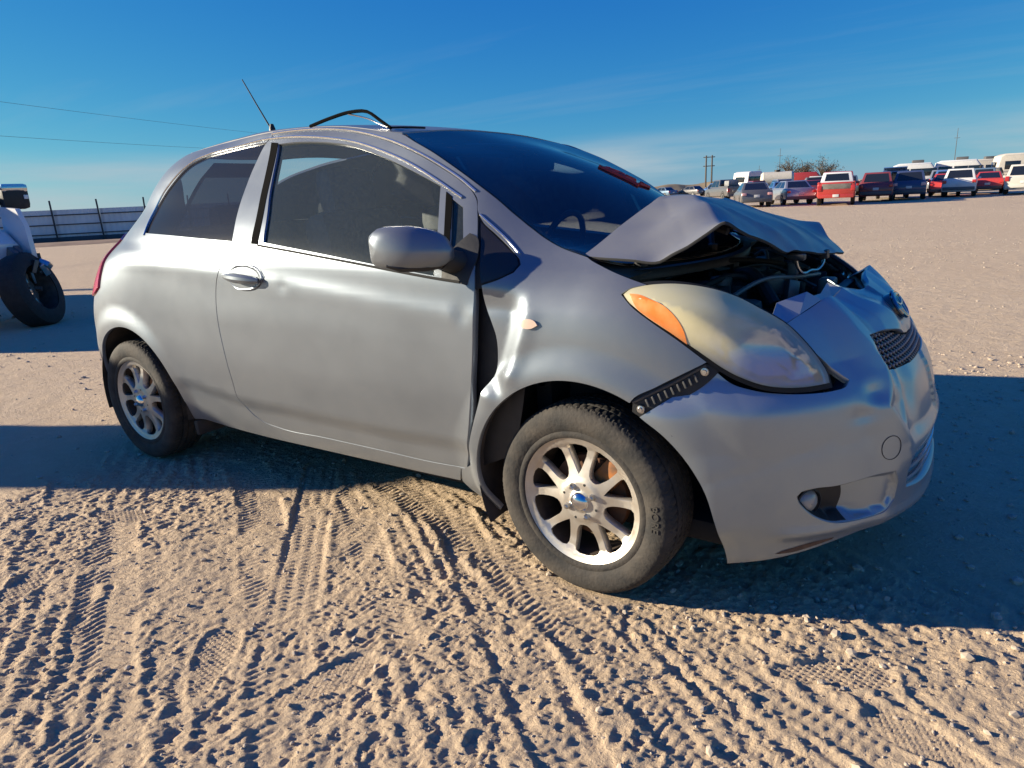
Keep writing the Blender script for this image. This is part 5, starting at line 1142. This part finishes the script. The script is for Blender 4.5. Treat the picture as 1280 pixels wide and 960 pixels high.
def vehicle(name, label, cat, kind, m, pos, head, group=None, opt=()):
    if name == 'parked_car': name = {'suv': 'parked_suv', 'sedan': 'parked_sedan', 'pickup': 'pickup_truck', 'van': 'parked_van'}[kind]
    prof, hw, (rb, fb, rt, ft, zb, zt, wb_, wt_), (wf_, wr_), wr = KINDS[kind]
    root = empty(name, (pos[0], pos[1], 0), R_(head)); tag(root, label, cat, group)
    if group: root.scale = (.88, .88, .88)
    v, f = bev_prism(prof, hw); mb = MB(); mb.add(v, f); body = mb.build('body', m, root)
    B = [(rb, -wb_, zb), (fb, -wb_, zb), (fb, wb_, zb), (rb, wb_, zb)]; T = [(rt, -wt_, zt), (ft, -wt_, zt), (ft, wt_, zt), (rt, wt_, zt)]
    v, f = frustum(B, T); mb = MB(); mb.add(v, f); cabn = mb.build('cabin', m, root)
    if 'nowindow' not in opt:
        pane(cabn, [B[3], B[0], T[0], T[3]], .09, .91, .16, .86, name='rear_window'); pane(cabn, [B[1], B[2], T[2], T[1]], .07, .93, .10, .92, name='windshield')
        splits = {'suv': ((.05, .28), (.31, .60), (.63, .95)), 'sedan': ((.10, .46), (.50, .92)), 'pickup': ((.07, .42), (.46, .95)), 'van': ((.04, .34), (.37, .64), (.67, .96))}[kind]
        for a, b in splits:
            pane(cabn, [B[0], B[1], T[1], T[0]], a, b, .14, .86); pane(cabn, [B[2], B[3], T[3], T[2]], 1-b, 1-a, .14, .86)
    for sx in (wf_, wr_):
        for sy in (-1, 1):
            w = MB().lathe([(.02, -.10), (wr*.62, -.10), (wr*.66, -.115), (wr*.92, -.115), (wr, -.08), (wr, .08), (wr*.9, .11), (.02, .11)], 24, (sx, sy*(hw-.105), wr)).build('wheel', VTYRE, root)
            MB().lathe([(.001, .012*-sy), (wr*.3, .012*-sy), (wr*.6, 0)], 18, (sx, sy*(hw+.012), wr)).build('rim', VRIM, w)
            MB().lathe([(wr*1.05, 0), (wr*1.17, 0)], 24, (sx, sy*(hw+.004), wr*1.0)).build('wheel_arch', BLACK, body)
    xr_ = prof[2][0]; xf_ = prof[-2][0]; zl = {'suv': .92, 'sedan': .78, 'pickup': .92, 'van': .95}[kind]; lh = {'suv': .20, 'sedan': .15, 'pickup': .30, 'van': .30}[kind]
    for s in (-1, 1):
        if 'brightlamp' in opt: MB().box((xr_-.01, s*(hw-.17), zl), (.08, .26, lh), .03).build('tail_lamp', mat('lamp_pink', (.80, .42, .40), .15, coat=.6), root)
        else: MB().box((xr_+.00, s*(hw-.13), zl), (.10, .22, lh), .03).build('tail_lamp', TAILR, root)
        MB().box((xf_-.10, s*(hw-.24), {'suv': .80, 'sedan': .66, 'pickup': .88, 'van': .74}[kind]), (.16, .30, .14), .04).build('headlight', VLAMP, root)
        MB().box((fb-.12, s*(hw+.08), zb+.06), (.10, .20, .14), .03).build('side_mirror', BLACK if 'truckmirror' in opt else m, root)
    MB().box((xr_-.03, 0, .50 if kind != 'sedan' else .42), (.12, hw*1.86, .20), .04).build('rear_bumper', mat('far_bumper', (.10, .10, .105), .5) if 'bodybumper' not in opt else m, root)
    MB().box((xf_+.00, 0, .44), (.12, hw*1.84, .20), .04).build('front_bumper', BLACK, root)
    MB().box((xr_-.035 if kind != 'pickup' else xr_-.10, 0, {'suv': .74, 'sedan': .66, 'pickup': .52, 'van': .74}[kind]), (.02, .31, .15), .004).build('plate', PLATE, root)
    if kind == 'pickup':
        MB().box((-1.70, 0, 1.175), (1.95, 1.62, .05), .01).build('bed_floor', mat('bed_dark', (.03, .03, .03), .8), root)
        for s in (-1, 1): MB().box((-1.70, s*.88, 1.22), (2.1, .10, .12), .03).build('bed_rail', m, root)
        MB().box((-2.74, 0, 1.0), (.08, 1.62, .50), .02).build('tailgate', m, root)
        if 'gategrey' in opt: MB().box((-2.785, 0, 1.02), (.03, 1.45, .28), .01).build('tailgate_panel', mat('worn_grey_panel', (.22, .20, .17), .6, var=.4, vscale=4), root)
        if 'topper' in opt:
            b_ = [(-2.6, -.85, 1.2), (-.72, -.85, 1.2), (-.72, .85, 1.2), (-2.6, .85, 1.2)]; t_ = [(-2.45, -.70, 1.78), (-.78, -.70, 1.78), (-.78, .70, 1.78), (-2.45, .70, 1.78)]
            v, f = frustum(b_, t_); mb = MB(); mb.add(v, f); tp = mb.build('bed_topper', mat('topper_white', (.72, .72, .72), .35), root); pane(tp, [b_[3], b_[0], t_[0], t_[3]], .12, .88, .2, .85, name='rear_window')
    if 'hatch' in opt:
        MB().box((rb-.35, 0, zt+.10), (1.0, 1.35, .06), .02, Matrix.Rotation(R_(12), 3, 'Y')).build('open_hatch', m, root); MB().box((xr_-.02, 0, 1.0), (.05, 1.2, .9), .02).build('cargo_opening', DARK, root)
    if 'rack' in opt:
        for s in (-1, 1): MB().tube([(rt+.1, s*wt_*.9, zt+.05), (ft-.2, s*wt_*.9, zt+.05)], .025, 6).build('roof_rail', BLACK, root)
    if 'load' in opt:
        MB().box((-1.7, .2, 1.5), (1.0, .9, .45), .08).build('bed_load', mat('load_grey', (.3, .3, .3), .6, var=.5, vscale=3), root)
    return root
def vp(n, c, metal=.0, rough=.3): return paint(n, c, rough, metal, .07, (.36, .31, .25), coat=.6)
RED = vp('far_red', (.50, .025, .02)); MAROON = vp('far_maroon', (.20, .02, .03)); NAVY = vp('far_navy', (.02, .045, .14)); BLUE = vp('far_blue', (.04, .14, .36)); WHITE = vp('far_white', (.74, .73, .70)); BEIGE = vp('far_beige', (.64, .60, .52))
GREY = vp('far_grey', (.13, .13, .135), .4); LGREY = vp('far_lightgrey', (.38, .40, .43), .6); BLACKP = vp('far_black', (.025, .026, .03)); TEAL = vp('far_steel_blue', (.10, .18, .27), .3)
GRP = 'salvage vehicles parked across the far lot'
vehicle('pickup_truck', 'red pickup with white bed topper and worn grey tailgate panel, rear towards us', 'pickup', 'pickup', RED, (-5.55, 37.6), 98, GRP, ('topper', 'gategrey', 'bodybumper'))
vehicle('parked_suv', 'dark red SUV close beside the red pickup', 'suv', 'suv', MAROON, (-4.1, 41.3), 94, GRP, ())
vehicle('parked_van', 'blue van with raised rear hatch between dark red and navy SUVs', 'van', 'van', BLUE, (-3.9, 46.5), 97, GRP, ('hatch',))
vehicle('parked_suv', 'navy SUV with pale tail lamps and light plate panel, rear towards us', 'suv', 'suv', NAVY, (-2.75, 42.9), 95, GRP, ('brightlamp', 'rack'))
vehicle('parked_car', 'red car half hidden behind the navy SUV', 'car', 'sedan', RED, (-1.2, 47.2), 92, GRP, ())
vehicle('parked_car', 'blue car squeezed between navy SUV and white crossover', 'car', 'suv', BLUE, (-1.35, 52.5), 92, GRP, ())
vehicle('crossover', 'white crossover with wide dark rear window and red tail lamps, near the right edge', 'suv', 'suv', WHITE, (-.42, 45.9), 90, GRP, ())
vehicle('parked_car', 'small red car peeking out behind the white crossover', 'car', 'sedan', RED, (.95, 50.2), 88, GRP, ())
vehicle('parked_suv', 'cream white SUV cut off by the right edge of the picture', 'suv', 'van', BEIGE, (2.55, 46.9), 88, GRP, ('bodybumper',))
vehicle('parked_car', 'steel blue wrecked car in the gap behind the white crossover', 'car', 'van', TEAL, (.9, 63), 80, GRP, ())
vehicle('parked_car', 'black car behind the gap right of the white crossover', 'car', 'suv', BLACKP, (2.0, 70), 85, GRP, ())
vehicle('parked_car', 'dark grey sedan nearest on the left of the row, pale tail lamps', 'car', 'sedan', GREY, (-9.7, 37.0), 112, GRP, ('brightlamp',))
vehicle('parked_car', 'light silver sedan beside the dark grey sedan, angled rear', 'car', 'sedan', LGREY, (-8.3, 39.7), 118, GRP, ())
vehicle('pickup_truck', 'grey pickup with a grey load in its bed behind the hood tip', 'pickup', 'pickup', GREY, (-16.0, 53.0), 128, GRP, ('load',))
vehicle('parked_car', 'maroon sedan behind the silver sedan', 'car', 'sedan', MAROON, (-10.0, 54.0), 110, GRP, ())
vehicle('parked_suv', 'black SUV standing behind the maroon sedan', 'suv', 'suv', BLACKP, (-11.0, 60), 105, GRP, ())
vehicle('parked_car', 'steel blue sedan furthest left, just over the windshield base', 'car', 'sedan', TEAL, (-35.0, 88), 150, GRP, ())
vehicle('parked_car', 'grey sedan second from the left in the far row', 'car', 'sedan', GREY, (-31.5, 89), 150, GRP, ())
vehicle('parked_car', 'blue SUV third from the left in the far row', 'suv', 'suv', BLUE, (-28.0, 88), 145, GRP, ())
vehicle('parked_car', 'white sedan behind the grey loaded pickup', 'car', 'sedan', WHITE, (-17.5, 68), 120, GRP, ())
vehicle('parked_car', 'light grey SUV between the grey pickup and the white storage tank', 'suv', 'suv', LGREY, (-15.0, 66), 115, GRP, ())
vehicle('parked_car', 'blue sedan in front of the storage tank', 'car', 'sedan', BLUE, (-13.2, 58), 112, GRP, ())
vehicle('parked_car', 'white van behind the red pickup', 'van', 'van', WHITE, (-9.6, 66), 100, GRP, ())
vehicle('parked_car', 'black pickup behind the blue van', 'pickup', 'pickup', BLACKP, (-6.3, 58), 95, GRP, ())
vehicle('parked_car', 'light grey van behind the blue car', 'van', 'van', LGREY, (-2.0, 60), 92, GRP, ())
vehicle('parked_car', 'white pickup behind the black SUV, left of the red pickup', 'pickup', 'pickup', WHITE, (-11.8, 66), 104, GRP, ())
vehicle('parked_car', 'maroon SUV in the far row between trailer and tank', 'suv', 'suv', MAROON, (-19.4, 74), 118, GRP, ())
vehicle('parked_car', 'black sedan in the far row behind the grey loaded pickup', 'car', 'sedan', BLACKP, (-22.5, 76), 125, GRP, ())
vehicle('parked_car', 'light grey sedan at the far end of the row', 'car', 'sedan', LGREY, (-25.5, 84), 140, GRP, ())
vehicle('parked_car', 'steel blue SUV between the white van and the red pickup', 'suv', 'suv', TEAL, (-8.4, 60), 98, GRP, ())
def camper(label, pos, head, L, H, m, cat='camper', windows=True, awn=True):
    root = empty('travel_trailer', (pos[0], pos[1], 0), R_(head)); tag(root, label, cat, 'campers and trailers at the back of the lot')
    v, f = bev_prism([(-L/2, .55), (-L/2-.05, 1.2), (-L/2+.15, H-.15), (-L/2+.5, H), (L/2-.7, H), (L/2, H-.9), (L/2-.1, .6)], 1.22, .15); mb = MB(); mb.add(v, f); mb.build('body', m, root)
    for s in (-1, 1):
        for x in (-L*.28, .1, L*.3): MB().box((x, s*1.225, H*.66), (1.0, .02, .62), .008).build('window', VGLASS, root)
        MB().box((0, s*1.224, 1.25), (L*.92, .012, .14), .004).build('stripe', mat('camper_stripe', (.30, .28, .26), .5), root)
        MB().lathe([(.02, 0), (.36, 0), (.36, .2)], 16, (-.4, s*1.0, .36)).build('wheel', VTYRE, root)
    MB().box((-L/2-.045, 0, H*.66), (.03, 1.3, .6), .01).build('rear_window', VGLASS, root)
    if awn: MB().box((L*.05, 0, H+.13), (.9, .8, .26), .06).build('roof_unit', mat('roof_unit_grey', (.10, .10, .10), .6), root)
    return root
CW = mat('camper_white', (.70, .69, .66), .45, var=.08); CB = mat('camper_beige', (.62, .56, .46), .5, var=.1)
camper('cream camper with dark roof unit above the navy SUV, left of the tall mast', (-4.6, 70), 8, 3.6, 2.3, CW)
camper('long white camper above the white crossover', (-1.4, 72), 5, 3.8, 2.4, CW)
camper('beige camper above the gap right of the white crossover', (.6, 82), 15, 4.0, 2.5, CB)
camper('white camper at the right edge above the cream SUV', (3.4, 68), 10, 4.6, 2.6, CB)
camper('small white box trailer left of the storage tank', (-22.2, 82), 60, 2.8, 2.6, CW, 'trailer', awn=False)
tk = empty('storage_tank', (-17.9, 77, 0), R_(15)); tag(tk, 'beige horizontal storage tank on a trailer behind the sedans', 'tank')
MB().lathe([(.05, -1.7), (.6, -1.65), (.8, -1.4), (.8, 1.4), (.6, 1.65), (.05, 1.7)], 28, (0, 0, 1.55), 'x').build('tank_shell', CB, tk)
for x in (-1.0, 1.0): MB().box((x, 0, .55), (.3, 1.6, .9), .03).build('saddle', BLACK, tk)
MB().lathe([(.01, .2), (.3, .2), (.3, 0)], 16, (0, 0, 2.33), 'z').build('hatch', BLACK, tk)
rt_ = empty('red_trailer', (-15.9, 80, 0), R_(15)); tag(rt_, 'red covered trailer behind the silver sedan', 'trailer')
v, f = bev_prism([(-1.6, .9), (-1.65, 1.6), (-1.3, 2.15), (1.3, 2.15), (1.65, 1.6), (1.6, .9)], .9, .1); mb = MB(); mb.add(v, f); mb.build('cover', RED, rt_)
for s in (-1, 1): MB().lathe([(.02, 0), (.4, 0), (.4, .18)], 16, (0, s*.8, .4)).build('wheel', VTYRE, rt_)
MB().box((0, 0, .8), (3.2, 1.5, .2), .03).build('chassis', BLACK, rt_)

# a white wrecked pickup just inside the left edge, its front wheel torn outwards
wt_r = vehicle('wrecked_pickup', 'white wrecked pickup at the left edge with its front wheel torn outwards', 'pickup', 'pickup', vp('wreck_white', (.74, .74, .74)), (-10.95, .10), 0, None, ('truckmirror',))
for c_ in list(wt_r.children):
    if c_.name.split('.')[0] in ('wheel', 'front_bumper', 'headlight') and (c_.name.split('.')[0] != 'wheel' or (max(v.co.x for v in c_.data.vertices) > 1.0 and max(v.co.y for v in c_.data.vertices) > 0)):
        for g_ in list(c_.children): bpy.data.objects.remove(g_)
        bpy.data.objects.remove(c_)
mm = MB().box((2.12, 1.23, 1.44), (.16, .30, .28), .06).build('tow_mirror', BLACK, wt_r)
MB().box((2.13, 1.23, 1.545), (.15, .29, .10), .04).build('mirror_cap', mat('mirror_cap_blue', (.55, .58, .62), .12, .9), mm)
MB().box((2.205, 1.33, 1.44), (.015, .05, .05), .006).build('mirror_marker', VLAMP, mm); MB().tube([(2.08, .95, 1.36), (2.1, 1.12, 1.4)], .035, 8).build('mirror_arm', BLACK, mm)
MB().prism([(2.30, .62), (2.86, .62), (2.90, .75), (2.86, 1.10), (2.72, 1.30), (2.30, 1.33)], .98, 1.03).build('crumpled_fender', vp('wreck_white', (0, 0, 0)), wt_r)
MB().prism([(2.30, .72), (2.60, .60), (2.93, .60), (2.90, .80)], 1.03, 1.06).build('torn_liner', BLACK, wt_r)
wl = empty('torn_wheel'); wl.parent = wt_r; wl.location = (2.98, .86, .40); wl.rotation_euler = (R_(14), R_(0), R_(-50))
MB().lathe([(.26, -.13), (.30, -.135), (.37, -.13), (.415, -.10), (.425, -.05), (.425, .05), (.415, .10), (.37, .13), (.26, .13)], 40).build('tyre', mat('truck_tyre', (.022, .022, .022), .8, var=.4, vscale=20, bump=.4, bscale=60), wl)
MB().lathe([(.05, -.02), (.16, -.03), (.24, -.10), (.262, -.12), (.262, .12)], 32).build('rim', ENGM, wl)
for i in range(6):
    a = i*math.pi/3; MB().box((.15*math.cos(a), -.05, .15*math.sin(a)), (.16, .05, .05), .012, Matrix.Rotation(-a, 3, 'Y')).build('rim_spoke', CHROME, wl)
rgw = random.Random(3)
for i in range(7):
    p = (2.75+.25*rgw.random(), .80+.30*rgw.random(), .38+.45*rgw.random()); rx = Matrix.Rotation(rgw.uniform(-1, 1), 3, 'X') @ Matrix.Rotation(rgw.uniform(-1, 1), 3, 'Y')
    MB().box(p, (.06+.12*rgw.random(), .03+.05*rgw.random(), .08+.12*rgw.random()), .012, rx).build('broken_suspension', ENGM if i % 2 else CHROME, wt_r)
MB().tube([(2.5, .4, .45), (2.9, 1.0, .40)], .03, 8).build('axle_shaft', ENGM, wt_r); MB().box((2.55, .95, .17), (.8, .05, .05), .01).build('dragging_bar', BLACK, wt_r)
# unseen toilet-shaped block, added out of view to cast the shadow across the rear wheel
pt = empty('wheel_shade_block', (-8.05, -3.60, 0), SUN_AZ); tag(pt, 'unseen grey toilet-shaped block, added out of view to shade the rear wheel', 'added shadow caster')
PTM = mat('shade_block_grey', (.32, .36, .40), .55); v, f = bev_prism([(-.46, .12), (-.46, 1.95), (-.40, 2.06), (.40, 2.06), (.46, 1.95), (.46, .12)], .46, .05); mb = MB(); mb.add(v, f); mb.build('cabin', PTM, pt)
MB().box((0, 0, .06), (1.0, 1.0, .12), .02).build('skid_base', BLACK, pt); v, f = frustum([(-.46, -.46, 2.02), (.46, -.46, 2.02), (.46, .46, 2.02), (-.46, .46, 2.02)], [(-.22, -.30, 2.20), (.22, -.30, 2.20), (.22, .30, 2.20), (-.22, .30, 2.20)], .03); mb = MB(); mb.add(v, f); mb.build('roof', mat('shade_block_roof', (.60, .62, .62), .5), pt)
dp_ = MB().box((.468, 0, 1.05), (.02, .66, 1.78), .006).build('door', PTM, pt); MB().box((.49, -.26, 1.05), (.04, .03, .12), .008).build('handle', BLACK, dp_); MB().tube([(-.36, .36, 2.0), (-.36, .36, 2.32)], .05, 10).build('vent_pipe', BLACK, pt)

# fence of corrugated sheets at the left
fA, fB = Vector((-46, .8, 0)), Vector((-19, 37.2, 0)); fd = (fB-fA).normalized(); fn_ = Vector((fd.y, -fd.x, 0)); fl_ = (fB-fA).length
fr_ = empty('sheet_fence', fA, math.atan2(fd.y, fd.x)); tag(fr_, 'pale corrugated metal sheet fence with dark posts along the left horizon', 'fence')
SHEET = mat('galvanised_sheet', (.55, .62, .68), .5, .35, var=.18, vscale=1.2)
pw = 2.0; npan = int(fl_/pw)
def corr():
    V = []; F = []; k = 40
    for i in range(k+1):
        x = (pw-.03)*i/k; y = .018*math.sin(2*math.pi*x/.25); V += [(x, y, .12), (x, y, 1.50)]
    for i in range(k): F.append((2*i, 2*i+2, 2*i+3, 2*i+1))
    k0 = len(V); V += [(x, y+.004, z) for x, y, z in V]; F += [tuple(q+k0 for q in f[::-1]) for f in F]
    return V, F
cv, cf = corr(); cm_ = None; DPOST = mat('dark_post', (.05, .055, .06), .7); pm_ = rm_ = bm_ = None
for i in range(npan):
    if cm_ is None: o = mesh('sheet', cv, cf, SHEET, fr_); cm_ = o.data
    else: o = obj_of(cm_, 'sheet', fr_)
    o.location = (i*pw, 0, 0)
    if pm_ is None: p = MB().box((0, 0, .97), (.07, .07, 1.94), .008).build('fence_post', DPOST, fr_); pm_ = p.data
    else: p = obj_of(pm_, 'fence_post', fr_)
    p.location = (i*pw, -.09, 0); p.rotation_euler = (0, R_(rgw.uniform(-1.5, 1.5)), 0)
    for z in (.35, .80, 1.25):
        if rm_ is None: r = MB().box((pw/2, 0, 0), (pw-.08, .04, .05), .006).build('fence_rail', DPOST, fr_); rm_ = r.data
        else: r = obj_of(rm_, 'fence_rail', fr_)
        r.location = (i*pw, -.045, z)
    if bm_ is None: q = MB().box((pw/2, 0, .10), (pw-.02, .05, .24), .006).build('fence_foot_shade', mat('foot_shade_dark', (.06, .07, .085), .8), fr_); bm_ = q.data  # dark strip painted in for the shade along the fence foot
    else: q = obj_of(bm_, 'fence_foot_shade', fr_)
    q.location = (i*pw, -.035, 0)
MB().tube([(10.2, -.12, 1.15), (12.0, -.12, .1)], .025, 6).build('fence_brace', mat('rusty_brace', (.22, .10, .08), .8), fr_)
# soil bank in front of the fence, far berm
def ridge(name, a, b, h, w, m, n=120, seed=0, rows=11, label=None, cat=None):
    a, b = Vector(a), Vector(b); d = (b-a); L_ = d.length; d.normalize(); nn = Vector((-d.y, d.x, 0)); V = []; F = []
    for i in range(n+1):
        s = i/n
        for j in range(rows):
            t = j/(rows-1)*2-1; e = math.cos(t*math.pi/2)**1.3*min(1, min(s, 1-s)*8)
            z = e*h*(.80+.4*float(vnoise(np.array(s*L_*.18), np.array(t*1.5), seed)))+.02*h; p = a+d*(s*L_)+nn*(t*w+.4*w*(float(vnoise(np.array(s*L_*.3), np.array(3.), seed+1))-.5)); V.append((p.x, p.y, z-.05))
    for i in range(n):
        for j in range(rows-1): F.append((i*rows+j, (i+1)*rows+j, (i+1)*rows+j+1, i*rows+j+1))
    o = mesh(name, V, F, m, None); tag(o, label, cat, kind='structure'); return o
SOIL = mat('turned_soil', (.34, .215, .135), .95, var=.35, vscale=1.5, bump=.5, bscale=6)
o_ = fn_*4.2; ridge('soil_bank', (fA.x+o_.x, fA.y+o_.y, 0), (fB.x+o_.x, fB.y+o_.y, 0), .16, 1.6, SOIL, 160, 3)
ridge('far_berm', (-190, 110, 0), (-20, 205, 0), 2.0, 9, mat('dry_grass_bank', (.30, .225, .13), .95, var=.3, vscale=.3), 200, 9); ridge('far_berm', (-25, 205, 0), (90, 215, 0), 1.5, 9, MATS['dry_grass_bank'], 120, 12)
# debris on the dirt before the fence
db = MB(); 
for i in range(5): db.box((rgw.uniform(-.6, .6), rgw.uniform(-.2, .2), .05), (.5, .18, .10), .03, Matrix.Rotation(rgw.uniform(0, 3), 3, 'Z'))
sc_ = db.build('tyre_scrap', BLACK, None); sc_.location = (-21.5, 9.3, 0); tag(sc_, 'dark scrap of rubber on the dirt in front of the fence', 'scrap')

# bare winter trees
def bare_tree(label, pos, h, w, seed):
    rg = random.Random(seed); root = empty('bare_tree', (pos[0], pos[1], 0)); tag(root, label, 'tree', 'bare winter trees on the horizon')
    tr = MB(); tips = []
    tr.tube([(0, 0, -.1), (.05, .02, h*.25), (.0, .05, h*.45)], [.16, .13, .10], 7)
    tw = []
    for i in range(26):
        a = rg.uniform(0, 6.28); r = w*rg.uniform(.25, 1.0); z0 = h*rg.uniform(.2, .45); z1 = h*rg.uniform(.55, 1.0)*(1-.25*(r/w)**2)
        mid = Vector((math.cos(a)*r*.45, math.sin(a)*r*.45, (z0+z1)/2+.1*h*rg.random())); end = Vector((math.cos(a)*r, math.sin(a)*r, z1))
        tr.tube([(0, 0, z0), mid, end], [.07, .045, .015], 5); tips += [mid, end, mid.lerp(end, .5)]
    tr.build('trunk', mat('bark', (.11, .085, .065), .9), root)
    for i in range(1500):
        c = rg.choice(tips)+Vector((rg.gauss(0, .28), rg.gauss(0, .28), rg.gauss(0, .22))); d = Vector((rg.gauss(0, 1), rg.gauss(0, 1), rg.gauss(.4, 1))).normalized()*rg.uniform(.10, .28); s_ = d.orthogonal().normalized()*rg.uniform(.02, .05)
        tw.append((c-s_, c+s_, c+d))
    V = [p for t in tw for p in t]; mesh('crown', V, [(3*i, 3*i+1, 3*i+2) for i in range(len(tw))], mat('dry_twigs', (.17, .125, .075), .95, var=.4, vscale=1.), root, False)
bare_tree('leafless brown tree on the horizon left of the red pickup', (-23.2, 107), 4.9, 2.3, 1); bare_tree('smaller leafless tree beside the storage tank', (-20.6, 104), 4.0, 1.3, 4); bare_tree('leafless brown tree on the horizon above the red pickup', (-18.9, 108), 4.6, 2.6, 2)
# poles
POLE = mat('weathered_pole', (.10, .085, .07), .9)
hp = empty('utility_poles', (-40.5, 123, 0), R_(20)); tag(hp, 'twin-post utility frame on the horizon above the hood', 'utility pole')
for x in (-.5, .5): MB().tube([(x, 0, 0), (x, 0, 6.4)], [.17, .12], 8).build('post', POLE, hp)
for z in (6.1, 4.6): MB().box((0, 0, z), (2.0, .12, .14), .02).build('cross_arm', POLE, hp)
def mast(label, pos, h, r=.07):
    m_ = empty('radio_mast', (pos[0], pos[1], 0)); tag(m_, label, 'mast'); MB().tube([(0, 0, 0), (0, 0, h)], [r, r*.5], 6).build('mast_pole', POLE, m_); MB().box((0, 0, h*.82), (.9, .06, .06), .01).build('mast_arm', POLE, m_)
mast('thin mast on the horizon above the storage tank', (-33.3, 143.5), 7.6); mast('tall thin mast above the white crossover', (-4.5, 147.5), 9.0); mast('short mast left of the storage tank', (-36.5, 141), 4.6)
# overhead wires on the left, between wooden poles outside the picture
def wire(label, a, b, sag):
    a, b = Vector(a), Vector(b); pts = [a.lerp(b, t)+Vector((0, 0, -4*sag*t*(1-t))) for t in np.linspace(0, 1, 40)]
    o = MB().tube(pts, .009, 5).build('power_line', mat('wire', (.05, .05, .05), .6)); tag(o, label, 'wire')
w0, w1 = Vector((-43.24, 15.25, 7.6)), Vector((-58.07, 43.28, 8.5)); wire('upper of two thin power lines crossing the sky at left', w0-(w1-w0)*.8, w1+(w1-w0)*1.2, .5)
w0, w1 = Vector((-43.55, 15.0, 5.9)), Vector((-59.6, 41.44, 7.1)); wire('lower of two thin power lines crossing the sky at left', w0-(w1-w0)*.8, w1+(w1-w0)*1.2, .5)
for k_, (x_, y_) in enumerate(((-31.4, -7.2), (-75.9, 76.9))):
    up = empty('power_pole', (x_, y_, 0)); tag(up, 'wooden power pole carrying the two wires, ' + ('left of the picture' if k_ == 0 else 'far behind the hatchback roof'), 'utility pole'); MB().tube([(0, 0, 0), (0, 0, 9.9)], [.16, .11], 8).build('post', POLE, up); MB().box((0, 0, 9.6), (1.6, .1, .12), .02).build('cross_arm', POLE, up)
